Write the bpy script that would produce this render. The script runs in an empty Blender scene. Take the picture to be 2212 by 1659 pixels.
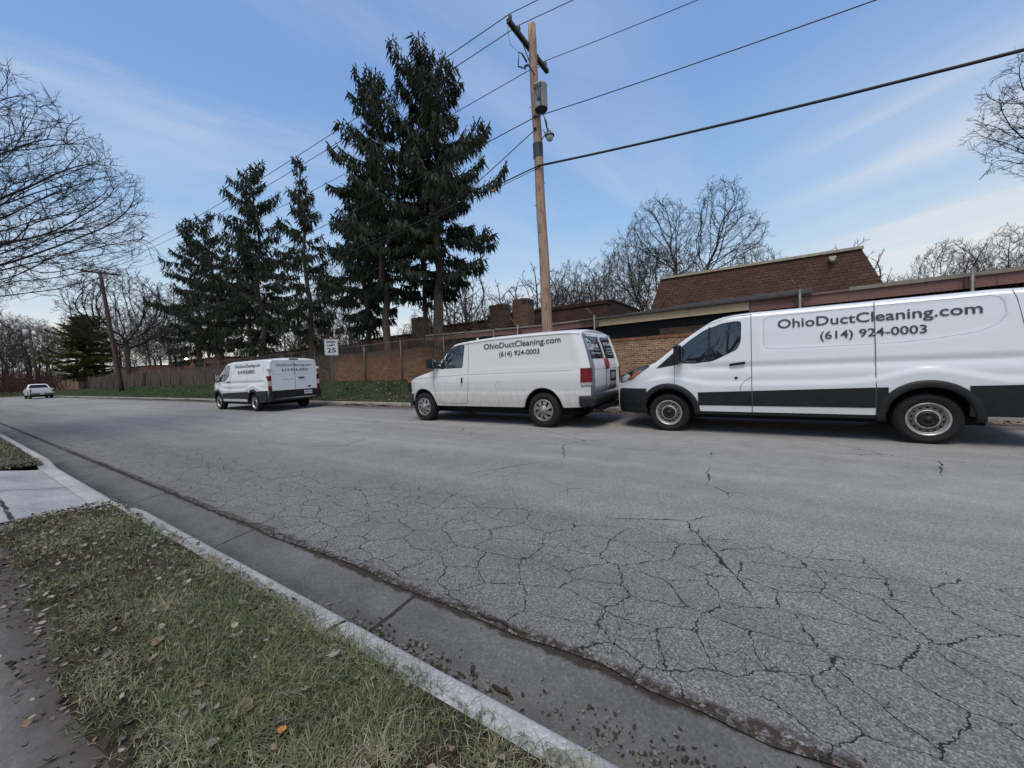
import bpy, bmesh, math, random
import numpy as np
from mathutils import Vector, Matrix
C = bpy.context
COL = C.scene.collection
rnd = random.Random(7)
PI = math.pi
# ------------------------------------------------------------------ camera
FPX, CX, CY, HC = 830.5, 1106.0, 829.5, 1.31
def cray(px, py): return Vector((px-CX, -(py-CY), -FPX))
_vp = cray(-159, 849).normalized()
_up = cray(1106, 849-.045*1265).cross(_vp).normalized()
if _up.y < 0: _up = -_up
RM = Matrix((-_vp, _up.cross(-_vp), _up))          # camera -> world
CAM = Vector((0, 0, HC))
def at(px, py, Y):                                  # pixel of the full photo (2212 wide) -> point on the plane y = Y
    d = RM @ cray(px, py)
    return CAM + d*(Y/d.y)
cd = bpy.data.cameras.new('camera'); cam = bpy.data.objects.new('camera', cd); COL.objects.link(cam)
cam.matrix_world = Matrix.Translation(CAM) @ RM.to_4x4()
cd.sensor_width = 36; cd.lens = 36*FPX/2212; cd.clip_end = 3000; cd.clip_start = .05
C.scene.camera = cam
C.scene.view_settings.view_transform = 'Standard'; C.scene.view_settings.look = 'None'
C.scene.view_settings.exposure = 0; C.scene.view_settings.gamma = 1
# ------------------------------------------------------------------ object helpers
def tag(o, label=None, cat=None, group=None, kind=None):
    if label: o['label'] = label
    if cat: o['category'] = cat
    if group: o['group'] = group
    if kind: o['kind'] = kind
    return o
def empty(name, loc=(0,0,0), rz=0, parent=None):
    o = bpy.data.objects.new(name, None); COL.objects.link(o)
    o.location = loc; o.rotation_euler = (0, 0, rz); o.parent = parent; o.empty_display_size = .2
    return o
def copy_tree(o, parent=None):
    c = o.copy(); COL.objects.link(c); c.parent = parent
    for ch in list(o.children): copy_tree(ch, c)
    return c
def smooth01(t): t = max(0., min(1., t)); return t*t*(3-2*t)
def lerp(a, b, t): return a+(b-a)*t
def interp(tab, x):
    if x <= tab[0][0]: return tab[0][1]
    for (a, u), (b, v) in zip(tab, tab[1:]):
        if x <= b: return u+(v-u)*(x-a)/(b-a)
    return tab[-1][1]
def cosint(tab, x):
    if x <= tab[0][0]: return tab[0][1]
    for (a, u), (b, v) in zip(tab, tab[1:]):
        if x <= b: return u+(v-u)*smooth01((x-a)/(b-a))
    return tab[-1][1]
class MB:
    def __init__(s): s.v = []; s.f = []; s.m = []; s.s = []
    def add(s, vs, fs, m=0, sm=False):
        n = len(s.v); s.v.extend([tuple(p) for p in vs])
        for f in fs: s.f.append(tuple(i+n for i in f)); s.m.append(m); s.s.append(sm)
    def box(s, x0, x1, y0, y1, z0, z1, m=0, rz=0, o=None, bev=0):
        vs = []
        if bev:
            # chamfered box: three stacked insets
            b = bev
            def ring(x0, x1, y0, y1, z): return [(x0+b,y0,z),(x1-b,y0,z),(x1,y0+b,z),(x1,y1-b,z),(x1-b,y1,z),(x0+b,y1,z),(x0,y1-b,z),(x0,y0+b,z)]
            r = [ring(x0+b,x1-b,y0+b,y1-b,z0), ring(x0,x1,y0,y1,z0+b), ring(x0,x1,y0,y1,z1-b), ring(x0+b,x1-b,y0+b,y1-b,z1)]
            vs = [p for q in r for p in q]
            fs = [tuple(range(7,-1,-1)), tuple(range(24,32))]
            for k in range(3):
                for i in range(8): j = (i+1)%8; fs.append((k*8+i, k*8+j, k*8+8+j, k*8+8+i))
        else:
            vs = [(x,y,z) for z in (z0,z1) for x,y in ((x0,y0),(x1,y0),(x1,y1),(x0,y1))]
            fs = [(3,2,1,0),(4,5,6,7),(0,1,5,4),(1,2,6,5),(2,3,7,6),(3,0,4,7)]
        if rz or o:
            c, sn = math.cos(rz), math.sin(rz); o = o or (0,0,0)
            vs = [(o[0]+c*x-sn*y, o[1]+sn*x+c*y, o[2]+z) for x,y,z in vs]
        s.add(vs, fs, m)
    def tube(s, pts, rad, n=6, m=0, cap=True, sm=True):
        pts = [Vector(p) for p in pts]
        if not hasattr(rad, '__len__'): rad = [rad]*len(pts)
        vs = []; fs = []; u = None
        for i, p in enumerate(pts):
            d = (pts[min(i+1, len(pts)-1)]-pts[max(i-1, 0)])
            if d.length < 1e-9: d = Vector((0,0,1))
            d.normalize()
            if u is None: u = d.orthogonal().normalized()
            else:
                u = u-d*u.dot(d)
                u = u.normalized() if u.length > 1e-6 else d.orthogonal().normalized()
            w = d.cross(u)
            for k in range(n):
                a = 2*PI*k/n; vs.append(p+(u*math.cos(a)+w*math.sin(a))*rad[i])
        for i in range(len(pts)-1):
            for k in range(n):
                j = (k+1)%n; fs.append((i*n+k, i*n+j, i*n+n+j, i*n+n+k))
        if cap and n > 2:
            fs.append(tuple(range(n-1,-1,-1))); fs.append(tuple(range((len(pts)-1)*n, len(pts)*n)))
        s.add(vs, fs, m, sm)
    def lathe(s, prof, n=24, axis='z', o=(0,0,0), m=0, sm=True, ms=None):
        # prof: (radius, height) pairs
        vs = []; k = len(prof)
        for i in range(n):
            a = 2*PI*i/n; c, d = math.cos(a), math.sin(a)
            for r, h in prof:
                if axis == 'z': p = (r*c, r*d, h)
                elif axis == 'y': p = (r*c, h, r*d)
                else: p = (h, r*c, r*d)
                vs.append((p[0]+o[0], p[1]+o[1], p[2]+o[2]))
        for j in range(k-1):
            fs = [(i*k+j, ((i+1)%n)*k+j, ((i+1)%n)*k+j+1, i*k+j+1) for i in range(n)]
            n0 = len(s.v)
            if j == 0: s.v.extend(vs); base = n0
            for f in fs: s.f.append(tuple(q+base for q in f)); s.m.append(ms[j] if ms else m); s.s.append(sm)
    def prism(s, poly, fn, t, m=0):
        # poly: 2D outline; fn(u,v,off) -> 3D ; thickness t
        n = len(poly)
        vs = [fn(u, v, 0) for u, v in poly]+[fn(u, v, t) for u, v in poly]
        fs = [tuple(range(n-1,-1,-1)), tuple(range(n, 2*n))]+[(i, (i+1)%n, n+(i+1)%n, n+i) for i in range(n)]
        s.add(vs, fs, m)
    def star(s, poly, fn, off=.004, rings=6, edge=.004, m=0, rim=True, c=None):
        # curved patch following fn(u,v,off): star-shaped outline, with a lip down to the surface
        n = len(poly)
        if c is None: c = (sum(p[0] for p in poly)/n, sum(p[1] for p in poly)/n)
        vs = []; fs = []
        if rim: vs += [fn(u, v, -.002) for u, v in poly]
        k0 = 1 if rim else 0
        for k in range(rings):
            t = 1-k/rings
            vs += [fn(c[0]+(u-c[0])*t, c[1]+(v-c[1])*t, off) for u, v in poly]
        vs.append(fn(c[0], c[1], off)); tot = rings+k0
        for k in range(tot-1):
            for i in range(n):
                j = (i+1)%n; fs.append((k*n+i, k*n+j, (k+1)*n+j, (k+1)*n+i))
        q = (tot-1)*n
        for i in range(n): fs.append((q+i, q+(i+1)%n, tot*n))
        s.add(vs, fs, m, True)
    def build(s, name, mats, parent=None, loc=None, autosm=None):
        me = bpy.data.meshes.new(name)
        me.from_pydata(s.v, [], s.f)
        if not isinstance(mats, (list, tuple)): mats = [mats]
        for m in mats: me.materials.append(m)
        me.polygons.foreach_set('material_index', s.m)
        me.polygons.foreach_set('use_smooth', s.s)
        me.update()
        if autosm: me.set_sharp_from_angle(angle=autosm)
        o = bpy.data.objects.new(name, me); COL.objects.link(o); o.parent = parent
        if loc: o.location = loc
        return o
def rrect(x0, x1, z0, z1, r, n=5):
    if not hasattr(r, '__len__'): r = (r,)*4            # bl, br, tr, tl
    out = []
    for (cx, cz, a0, q) in ((x0+r[0], z0+r[0], PI, r[0]), (x1-r[1], z0+r[1], 1.5*PI, r[1]), (x1-r[2], z1-r[2], 0, r[2]), (x0+r[3], z1-r[3], .5*PI, r[3])):
        for k in range(n+1): a = a0+.5*PI*k/n; out.append((cx+q*math.cos(a), cz+q*math.sin(a)))
    return out
def densify(poly, d):
    out = []
    for i, p in enumerate(poly):
        q = poly[(i+1)%len(poly)]; n = max(1, int(math.hypot(q[0]-p[0], q[1]-p[1])/d))
        for k in range(n): out.append((lerp(p[0], q[0], k/n), lerp(p[1], q[1], k/n)))
    return out
def roundpoly(poly, r, n=4):
    out = []; N = len(poly)
    if not hasattr(r, '__len__'): r = [r]*N
    for i, p in enumerate(poly):
        p = Vector(p); a = Vector(poly[i-1])-p; b = Vector(poly[(i+1)%N])-p
        ra = min(r[i], a.length*.45); rb = min(r[i], b.length*.45)
        A = p+a.normalized()*ra; B = p+b.normalized()*rb
        for k in range(n+1):
            t = k/n; q = A*(1-t)**2+p*2*t*(1-t)+B*t*t; out.append((q.x, q.y))
    return out
def text_mesh(txt, size, bold=0., spacing=1., width=None, align='LEFT', shear=0):
    cu = bpy.data.curves.new('t', 'FONT'); cu.body = txt; cu.size = size; cu.offset = bold; cu.space_character = spacing
    cu.align_x = align; cu.resolution_u = 3; cu.shear = shear
    o = bpy.data.objects.new('t', cu); COL.objects.link(o)
    me = bpy.data.meshes.new_from_object(o.evaluated_get(C.evaluated_depsgraph_get()))
    bpy.data.objects.remove(o); bpy.data.curves.remove(cu)
    vs = [tuple(v.co) for v in me.vertices]; fs = [tuple(p.vertices) for p in me.polygons]
    bpy.data.meshes.remove(me)
    if width and vs:
        x0 = min(v[0] for v in vs); x1 = max(v[0] for v in vs); k = width/(x1-x0)
        vs = [((v[0]-x0)*k, v[1], 0) for v in vs]
    return vs, fs
def text_on(mb, txt, fn, u0, v0, width, height, bold=0., off=.003, m=0, tilt=0, spacing=1.):
    # height = capital height; baseline at v0
    vs, fs = text_mesh(txt, height/.72, bold*height, spacing, width)
    mb.add([fn(u0+v[0], v0+v[1]+tilt*v[0], off) for v in vs], fs, m)
# ------------------------------------------------------------------ materials
class SB:
    def __init__(s): s.items = []
    def add(s, *a): s.items.append(a)
    def build(s, name, mat, parent):
        for a in s.items: mb = MB(); mb.add(*a); mb.build(name, mat, parent)
class NT:
    def __init__(s, name):
        s.mat = bpy.data.materials.new(name); s.mat.use_nodes = True
        s.t = s.mat.node_tree; s.t.nodes.clear()
        s.out = s.n('ShaderNodeOutputMaterial'); s.b = s.n('ShaderNodeBsdfPrincipled')
        s.l(s.b.outputs[0], s.out.inputs[0])
    def n(s, typ, **kw):
        x = s.t.nodes.new(typ)
        for k, v in kw.items(): setattr(x, k, v)
        return x
    def l(s, a, b): s.t.links.new(a, b)
    def set(s, node, **kw):
        for k, v in kw.items():
            k = k.replace('_', ' ')
            i = node.inputs[k]
            if isinstance(v, bpy.types.NodeSocket): s.l(v, i)
            else: i.default_value = v
        return node
    def pos(s): return s.n('ShaderNodeNewGeometry').outputs['Position']
    def obj(s): return s.n('ShaderNodeTexCoord').outputs['Object']
    def noise(s, vec, scale, detail=4, rough=.6, out=0, dist=0):
        x = s.n('ShaderNodeTexNoise'); s.l(vec, x.inputs['Vector']); x.inputs['Scale'].default_value = scale
        x.inputs['Detail'].default_value = detail; x.inputs['Roughness'].default_value = rough; x.inputs['Distortion'].default_value = dist
        return x.outputs[out]
    def vor(s, vec, scale, feature='F1', out=0, rnd_=1):
        x = s.n('ShaderNodeTexVoronoi', feature=feature); x.voronoi_dimensions = '2D' if feature == 'DISTANCE_TO_EDGE' else '3D'; s.l(vec, x.inputs['Vector']); x.inputs['Scale'].default_value = scale
        x.inputs['Randomness'].default_value = rnd_
        return x.outputs[out]
    def ramp(s, fac, stops, interp_='LINEAR'):
        x = s.n('ShaderNodeValToRGB'); s.l(fac, x.inputs[0]); e = x.color_ramp.elements; x.color_ramp.interpolation = interp_
        while len(e) < len(stops): e.new(.5)
        for q, (p, c) in zip(e, stops):
            q.position = p
            if not hasattr(c, '__len__'): c = (c, c, c)
            q.color = (*c[:3], 1)
        return x.outputs[0]
    def mix(s, fac, a, b, typ='MIX'):
        x = s.n('ShaderNodeMix', data_type='RGBA', blend_type=typ)
        for i, v in ((0, fac), (6, a), (7, b)):
            if isinstance(v, bpy.types.NodeSocket): s.l(v, x.inputs[i])
            else: x.inputs[i].default_value = v if i == 0 else (*v[:3], 1)
        return x.outputs[2]
    def math(s, op, a, b=0., c=0., clamp=False):
        x = s.n('ShaderNodeMath', operation=op, use_clamp=clamp)
        for i, v in enumerate((a, b, c)):
            if isinstance(v, bpy.types.NodeSocket): s.l(v, x.inputs[i])
            else: x.inputs[i].default_value = v
        return x.outputs[0]
    def maprange(s, v, a, b, c=0., d=1., typ='SMOOTHSTEP'):
        x = s.n('ShaderNodeMapRange', interpolation_type=typ); s.l(v, x.inputs[0])
        for i, q in enumerate((a, b, c, d)): x.inputs[i+1].default_value = q
        return x.outputs[0]
    def sep(s, v): x = s.n('ShaderNodeSeparateXYZ'); s.l(v, x.inputs[0]); return x.outputs
    def comb(s, a=0., b=0., c=0.):
        x = s.n('ShaderNodeCombineXYZ')
        for i, v in enumerate((a, b, c)):
            if isinstance(v, bpy.types.NodeSocket): s.l(v, x.inputs[i])
            else: x.inputs[i].default_value = v
        return x.outputs[0]
    def mapping(s, v, scale=(1,1,1), loc=(0,0,0), rot=(0,0,0)):
        x = s.n('ShaderNodeMapping'); s.l(v, x.inputs[0])
        x.inputs['Scale'].default_value = scale; x.inputs['Location'].default_value = loc; x.inputs['Rotation'].default_value = rot
        return x.outputs[0]
    def bump(s, h, strength=.3, dist=.01):
        x = s.n('ShaderNodeBump'); s.l(h, x.inputs['Height']); x.inputs['Strength'].default_value = strength; x.inputs['Distance'].default_value = dist
        s.l(x.outputs[0], s.b.inputs['Normal'])
    def col(s, v):
        if isinstance(v, bpy.types.NodeSocket): s.l(v, s.b.inputs['Base Color'])
        else: s.b.inputs['Base Color'].default_value = (*v[:3], 1)
    def rough(s, v):
        if isinstance(v, bpy.types.NodeSocket): s.l(v, s.b.inputs['Roughness'])
        else: s.b.inputs['Roughness'].default_value = v
def simple(name, c1, c2=None, scale=6, rough=.7, metal=0, bump=0, coat=0, stretch=(1,1,1), bdist=.01, spec=.5, detail=5):
    t = NT(name); v = t.mapping(t.obj(), scale=stretch)
    c2 = c2 or tuple(x*.7 for x in c1)
    nz = t.noise(v, scale, detail)
    t.col(t.ramp(nz, [(.3, c2), (.7, c1)])); t.rough(rough); t.b.inputs['Metallic'].default_value = metal
    t.b.inputs['Specular IOR Level'].default_value = spec
    if coat: t.b.inputs['Coat Weight'].default_value = coat; t.b.inputs['Coat Roughness'].default_value = .04
    if bump: t.bump(nz, bump, bdist)
    return t.mat
# ------------------------------------------------------------------ sky and sun
W = bpy.data.worlds.new('World'); C.scene.world = W; W.use_nodes = True
wt = W.node_tree; wt.nodes.clear()
class WT(NT):
    def __init__(s): s.t = wt
w_ = WT()
SUN_EL, SUN_AZ = math.radians(64), math.radians(162)
sky = w_.n('ShaderNodeTexSky', sky_type='NISHITA'); sky.sun_disc = False; sky.sun_elevation = SUN_EL; sky.sun_rotation = SUN_AZ
sky.air_density = 1.0; sky.dust_density = .6; sky.ozone_density = 2.0
dirv = w_.n('ShaderNodeTexCoord').outputs['Generated']
sx, sy, sz = w_.sep(dirv)
# cirrus: project the direction on a flat layer high above and stretch the noise along the wind
zz = w_.math('ADD', w_.math('MAXIMUM', sz, 0.), .12)
pl = w_.comb(w_.math('DIVIDE', sx, zz), w_.math('DIVIDE', sy, zz), 0.)
def layer(ang, sc, loc, scale, detail, dist):
    r_ = w_.mapping(pl, rot=(0, 0, math.radians(ang))); return w_.noise(w_.mapping(r_, scale=sc, loc=loc), scale, detail, .55, dist=dist)
# right half: bright streaks fanning up from the horizon
ra = w_.maprange(layer(30, (.45, 2.3, 1), (.3, .0, 0), 1.0, 6, .35), .42, .66)
rb = w_.maprange(layer(24, (.30, 1.1, 1), (2.3, 1.1, 0), .9, 3, .2), .36, .60)
rm = w_.math('MULTIPLY', w_.maprange(sx, -.12, .30), w_.maprange(sz, .62, .18))
cr = w_.math('MULTIPLY', w_.math('ADD', w_.math('MULTIPLY', ra, .55), w_.math('MULTIPLY', rb, .45)), rm)
# left half: thin veils
la = w_.maprange(layer(-78, (.5, 1.9, 1), (4.3, .7, 0), 1.3, 6, .5), .40, .72)
lb = w_.maprange(layer(-70, (.3, .9, 1), (1.3, 5.7, 0), 1.0, 3, .2), .38, .62)
cl = w_.math('MULTIPLY', w_.math('MULTIPLY', la, w_.math('ADD', .35, w_.math('MULTIPLY', lb, .5))), w_.maprange(sx, .05, -.45))
lowb = w_.maprange(sz, .02, .30, 1., 0.)
# low pale bank of haze near the horizon
c3 = w_.noise(w_.mapping(dirv, scale=(2, 2, 9)), 1.4, 5, .6)
bank = w_.math('MULTIPLY', w_.math('ADD', w_.maprange(sz, .0, .26, 1., 0.), w_.math('MULTIPLY', w_.maprange(sx, -.05, .35), w_.maprange(sz, .05, .42, .75, 0.))), w_.maprange(c3, .36, .66, .25, .9))
skc = w_.mix(1., sky.outputs[0], (1.04, 1.0, 1.1), 'MULTIPLY')
bg1 = w_.n('ShaderNodeBackground'); w_.l(skc, bg1.inputs[0]); bg1.inputs[1].default_value = .10
# gradient layer (real-sky blue overhead, pale at the horizon)
grad = w_.ramp(w_.math('MULTIPLY', sz, 1.), [(0., (.88,.84,.78)), (.05, (.84,.85,.81)), (.15, (.60,.76,.87)), (.32, (.34,.56,.86)), (.55, (.22,.39,.74)), (.8, (.17,.33,.66)), (1., (.15,.30,.60))])
bg2 = w_.n('ShaderNodeBackground'); w_.l(w_.mix(bank, w_.mix(cr, w_.mix(cl, grad, (.62,.70,.86)), (.86,.86,.86)), (.92,.89,.84)), bg2.inputs[0]); bg2.inputs[1].default_value = 1.0
mx = w_.n('ShaderNodeMixShader'); mx.inputs[0].default_value = .90
w_.l(bg1.outputs[0], mx.inputs[1]); w_.l(bg2.outputs[0], mx.inputs[2])
wo = w_.n('ShaderNodeOutputWorld'); w_.l(mx.outputs[0], wo.inputs[0])
sl = bpy.data.lights.new('sun', 'SUN'); sl.energy = 2.7; sl.angle = math.radians(35); sl.color = (1., .90, .76)
so = bpy.data.objects.new('sun', sl); COL.objects.link(so)
# sky sun_rotation is clockwise from +Y
sd = Vector((math.sin(SUN_AZ)*math.cos(SUN_EL), math.cos(SUN_AZ)*math.cos(SUN_EL), math.sin(SUN_EL)))
so.rotation_euler = sd.to_track_quat('Z', 'Y').to_euler(); so.location = (0, -20, 30)
# ------------------------------------------------------------------ the ground
S0, RB = -78., 64.                                   # the street is straight to x = -78, then bends left
def path(s, y):
    if s >= S0: return (s, y)
    a = min((S0-s)/RB, 1.7); r = y-(9.9-RB)
    return (S0-r*math.sin(a), (9.9-RB)+r*math.cos(a))
def frange(a, b, d):
    n = max(1, int(round((b-a)/d))); return [a+(b-a)*i/n for i in range(n+1)]
SX = [x for x in frange(-190, -80, 3)]+frange(-78, -30, 2)+frange(-29, -12, .5)+frange(-11.8, 6, .2)+frange(7, 60, 3)
def base14(x): return interp([(-140, .72), (-121, .73), (-65, .95), (-22, .9), (-15, .86), (-4.5, .70), (60, .68)], x)
def verge_h(x, y):                                   # far verge height
    return .13+(base14(x)-.13)*smooth01((y-10.0)/4.0)**1.0
def strip(name, y_list, zf, mat, xs=None, sm=True, jitter=None):
    mb = MB(); xs = xs or SX; n = len(y_list); vs = []
    for x in xs:
        for y in y_list:
            yy = y+(jitter(x, y) if jitter else 0)
            X, Y = path(x, yy); vs.append((X, Y, zf(x, yy)))
    fs = [(i*n+j, (i+1)*n+j, (i+1)*n+j+1, i*n+j+1) for i in range(len(xs)-1) for j in range(n-1)]
    mb.add(vs, fs, 0, sm)
    o = mb.build(name, mat); tag(o, kind='structure'); return o
def hash1(x): return math.sin(x*12.9898)*43758.5453 % 1.0
def vn(x):
    i = math.floor(x); f = x-i; f = f*f*(3-2*f); return lerp(hash1(i), hash1(i+1), f)*2-1
# --- asphalt
t = NT('asphalt'); P = t.pos(); px_, py_, pz_ = t.sep(P)
fine = t.vor(P, 170, 'F1'); fine2 = t.noise(P, 260, 2, .6)
agg = t.vor(P, 150, 'F1', out=1)
agv = t.sep(agg)[0]
mid = t.noise(P, 2.6, 5, .6); big = t.noise(t.mapping(P, scale=(.25, 1, 1)), .55, 4, .55)
base = t.ramp(big, [(.3, (.238,.231,.219)), (.7, (.318,.309,.293))])
base = t.mix(.55, base, t.ramp(mid, [(.3, (.75,.75,.76)), (.7, (1.12,1.12,1.12))]), 'MULTIPLY')
trk = t.noise(t.mapping(P, scale=(.09, 1.5, 1)), 1.3, 4, .6); base = t.mix(.8, base, t.ramp(trk, [(.32, (.80,.80,.81)), (.66, (1.10,1.10,1.09))]), 'MULTIPLY')
ptc = t.noise(t.mapping(P, loc=(31, 7, 0)), .9, 6, .75); base = t.mix(t.maprange(ptc, .58, .68, 0., .30), base, (.12,.118,.112))
farf = t.maprange(py_, 1.5, 5.5, 1., .35)
spk = t.ramp(agv, [(0., (.30,.30,.31)), (.45, (.80,.80,.81)), (.80, (1.12,1.12,1.12)), (.93, (1.7,1.68,1.65))])
base = t.mix(farf, base, t.mix(1., base, spk, 'MULTIPLY'))
# cracks
wv = t.n('ShaderNodeVectorMath', operation='ADD')
nz3 = t.noise(P, 3.2, 4, .7, out=1); nzs = t.n('ShaderNodeVectorMath', operation='SCALE'); t.l(nz3, nzs.inputs[0]); nzs.inputs['Scale'].default_value = .15
nzf = t.noise(P, 22, 3, .7, out=1); nzg = t.n('ShaderNodeVectorMath', operation='SCALE'); t.l(nzf, nzg.inputs[0]); nzg.inputs['Scale'].default_value = .045
wq = t.n('ShaderNodeVectorMath', operation='ADD'); t.l(P, wq.inputs[0]); t.l(nzg.outputs[0], wq.inputs[1])
t.l(wq.outputs[0], wv.inputs[0]); t.l(nzs.outputs[0], wv.inputs[1]); WP = wv.outputs[0]
flat = t.mapping(WP, scale=(1, 1, 0))
e1 = t.vor(t.mapping(flat, scale=(1., 1.3, 1)), 3.1, 'DISTANCE_TO_EDGE'); e2 = t.vor(t.mapping(flat, scale=(.8, 1, 1), loc=(5, 3, 0)), .62, 'DISTANCE_TO_EDGE')
e3 = t.vor(t.mapping(flat, scale=(.75, 1, 1), loc=(1.3, 7, 0)), 1.25, 'DISTANCE_TO_EDGE')
wid = t.noise(P, 9, 3, .7)
n_a = t.noise(t.mapping(P, scale=(.55, 1.2, 1)), .9, 3, .5)
zone = t.math('ADD', t.math('ADD', t.maprange(py_, 2.0, 3.9, 1., 0.), t.maprange(px_, -6., 1., -.22, .16, 'LINEAR')), t.math('MULTIPLY', t.math('SUBTRACT', n_a, .5), 1.1))
zone = t.math('MULTIPLY', zone, t.maprange(py_, 3.6, 5.6, 1., 0.))
zone = t.maprange(zone, .38, .58)
def crk(e, w0, w1, mask):
    wd = t.maprange(wid, .35, .75, w0, w1, 'LINEAR')
    return t.math('MULTIPLY', t.math('SUBTRACT', 1., t.math('DIVIDE', e, wd), clamp=True), mask)
k1 = crk(e1, .007, .024, zone)
m2_ = t.maprange(t.noise(t.mapping(P, loc=(9, 2, 0)), .55, 3, .5), .50, .62)
k2 = crk(e2, .002, .0075, m2_)
m3_ = t.math('MULTIPLY', t.maprange(t.noise(t.mapping(P, loc=(2, 8, 0)), .8, 3, .5), .56, .66), t.maprange(py_, 2., 7.5, 1., .35))
k3 = crk(e3, .002, .007, m3_)
e4 = t.vor(t.mapping(flat, loc=(3.3, 1.7, 0)), 8.5, 'DISTANCE_TO_EDGE'); m4_ = t.math('MULTIPLY', zone, t.maprange(t.noise(t.mapping(P, loc=(7, 5, 0)), 1.7, 3, .6), .50, .60))
k4 = t.math('MULTIPLY', crk(e4, .008, .03, m4_), .7)
ck = t.math('MAXIMUM', t.math('MAXIMUM', t.math('MAXIMUM', k1, k4), k2), k3)
ck = t.math('MULTIPLY', ck, 2.6, clamp=True)
# dirt along the near edge
edge = t.math('MULTIPLY', t.maprange(t.math('SUBTRACT', py_, t.math('MULTIPLY', t.noise(P, 4., 5, .7), .16)), 1.455, 1.51, 1., 0.), 1.)
edge = t.math('MULTIPLY', edge, t.maprange(t.noise(P, 30, 3), .35, .55))
edgef = t.maprange(t.math('ADD', py_, t.math('MULTIPLY', t.noise(t.mapping(P, scale=(.6, 1, 1)), 2.2, 5, .7), .7)), 9.0, 9.6)  # brown dirt by the far kerb, with under-van shade put into its colour
base = t.mix(t.maprange(py_, 1.4, 5.0, .45, 0.), base, (.09,.088,.085))  # weathered tone plus lens vignetting put into the asphalt colour towards the near edge
stn = t.maprange(t.noise(t.mapping(P, loc=(4, 4, 0)), 1.9, 4, .6), .68, .76, 0., .45)
base = t.mix(stn, base, (.10,.085,.07))
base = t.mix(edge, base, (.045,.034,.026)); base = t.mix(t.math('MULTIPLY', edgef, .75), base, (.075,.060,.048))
base = t.mix(ck, base, (.018,.017,.016))
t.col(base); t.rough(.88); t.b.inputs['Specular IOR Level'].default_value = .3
hh = t.math('ADD', t.math('MULTIPLY', fine, .5), t.math('MULTIPLY', fine2, .5))
t.bump(t.math('SUBTRACT', t.math('MULTIPLY', hh, farf), t.math('MULTIPLY', ck, 1.6)), .55, .008)
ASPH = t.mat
# --- concrete
def concrete(name, c1, c2, joints=None, jx=None, wet=None, dirtscale=3.):
    t = NT(name); P = t.pos(); X, Y, Z = t.sep(P)
    a = t.noise(t.mapping(P, scale=(.7, 1, 1)), 2.2, 6, .65); b = t.noise(P, 60, 3, .7); g = t.vor(P, 110, 'F1', out=1)
    c = t.ramp(a, [(.3, c2), (.68, c1)])
    c = t.mix(.5, c, t.ramp(b, [(.3, (.65,.65,.65)), (.7, (1.25,1.25,1.25))]), 'MULTIPLY')
    c = t.mix(.22, c, t.mix(1., c, t.ramp(t.sep(g)[0], [(.0, (.4,.4,.4)), (.8, (1.2,1.2,1.2)), (.95, (2.2,2.2,2.1))]), 'MULTIPLY'))
    h = t.math('MULTIPLY', b, .4)
    if jx is not None:
        xx = t.math('ADD', X, t.math('MULTIPLY', t.noise(P, 7, 4, .7), .05))
        for j, w in jx:
            d = t.math('ABSOLUTE', t.math('SUBTRACT', xx, j+.025)); k = t.maprange(d, w*.5, w, 1., 0.)
            c = t.mix(k, c, (.03,.027,.022)); h = t.math('SUBTRACT', h, k)
    if joints is not None:
        yy = t.math('ADD', Y, t.math('MULTIPLY', t.noise(P, 6, 4, .7), .05))
        for j, w in joints:
            d = t.math('ABSOLUTE', t.math('SUBTRACT', yy, j+.025)); k = t.math('MULTIPLY', t.maprange(d, w*.5, w, 1., 0.), t.maprange(t.noise(P, 9, 3), .3, .45))
            c = t.mix(k, c, (.035,.028,.02)); h = t.math('SUBTRACT', h, k)
    if wet: c = wet(t, c, X, Y, P)
    t.col(c); t.rough(.9); t.b.inputs['Specular IOR Level'].default_value = .3
    t.bump(h, .5, .006)
    return t.mat
def gut_wet(t, c, X, Y, P):
    n = t.noise(t.mapping(P, scale=(.5, 1, 1)), 2.2, 5, .7)
    k = t.maprange(t.math('ADD', Y, t.math('MULTIPLY', n, .5)), 1.24, 1.60, .92, 0.)
    c = t.mix(k, c, (.030,.029,.029))
    k2 = t.math('MULTIPLY', t.maprange(t.math('ADD', Y, t.math('MULTIPLY', t.noise(P, 6, 5, .7), .12)), 1.535, 1.56), .9)
    return t.mix(k2, c, (.030,.022,.015))
GUT = concrete('gutter_concrete', (.155,.150,.142), (.080,.079,.077), jx=[(-1.74, .02), (-3.74, .012), (-5.99, .012), (-9.1, .012), (-12.1, .012), (-15.1, .012), (1.3, .012)], wet=gut_wet)
def kerb_dirt(t, c, X, Y, P):
    Z = t.sep(P)[2]
    k = t.maprange(t.math('ADD', Y, t.math('MULTIPLY', t.noise(P, 12, 5, .7), .03)), 1.095, 1.112, 0., .85)
    return t.mix(k, c, (.045,.044,.042))
KERB = concrete('kerb_concrete', (.47,.465,.45), (.27,.27,.26), jx=[(-1.74, .014), (-3.74, .012), (-5.75, .012), (-9.55, .012), (-12.1, .012)], wet=kerb_dirt)
FKERB = concrete('far_kerb_concrete', (.33,.31,.28), (.16,.15,.13), jx=[(-10.4+3.05*i, .02) for i in range(-8, 5)])
def walk_dirt(t, c, X, Y, P):
    k = t.maprange(t.math('ADD', Y, t.math('MULTIPLY', t.noise(t.mapping(P, scale=(.8, 1, 1)), 3.0, 6, .75), .34)), .13, .40)
    k = t.math('MULTIPLY', k, t.maprange(X, -5.6, -5.2))
    c = t.mix(k, c, (.065,.054,.045))
    kk = t.maprange(t.noise(P, 1.3, 5, .7), .42, .7, 0., .4)
    c = t.mix(kk, c, (.10,.09,.08))
    return c
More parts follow.
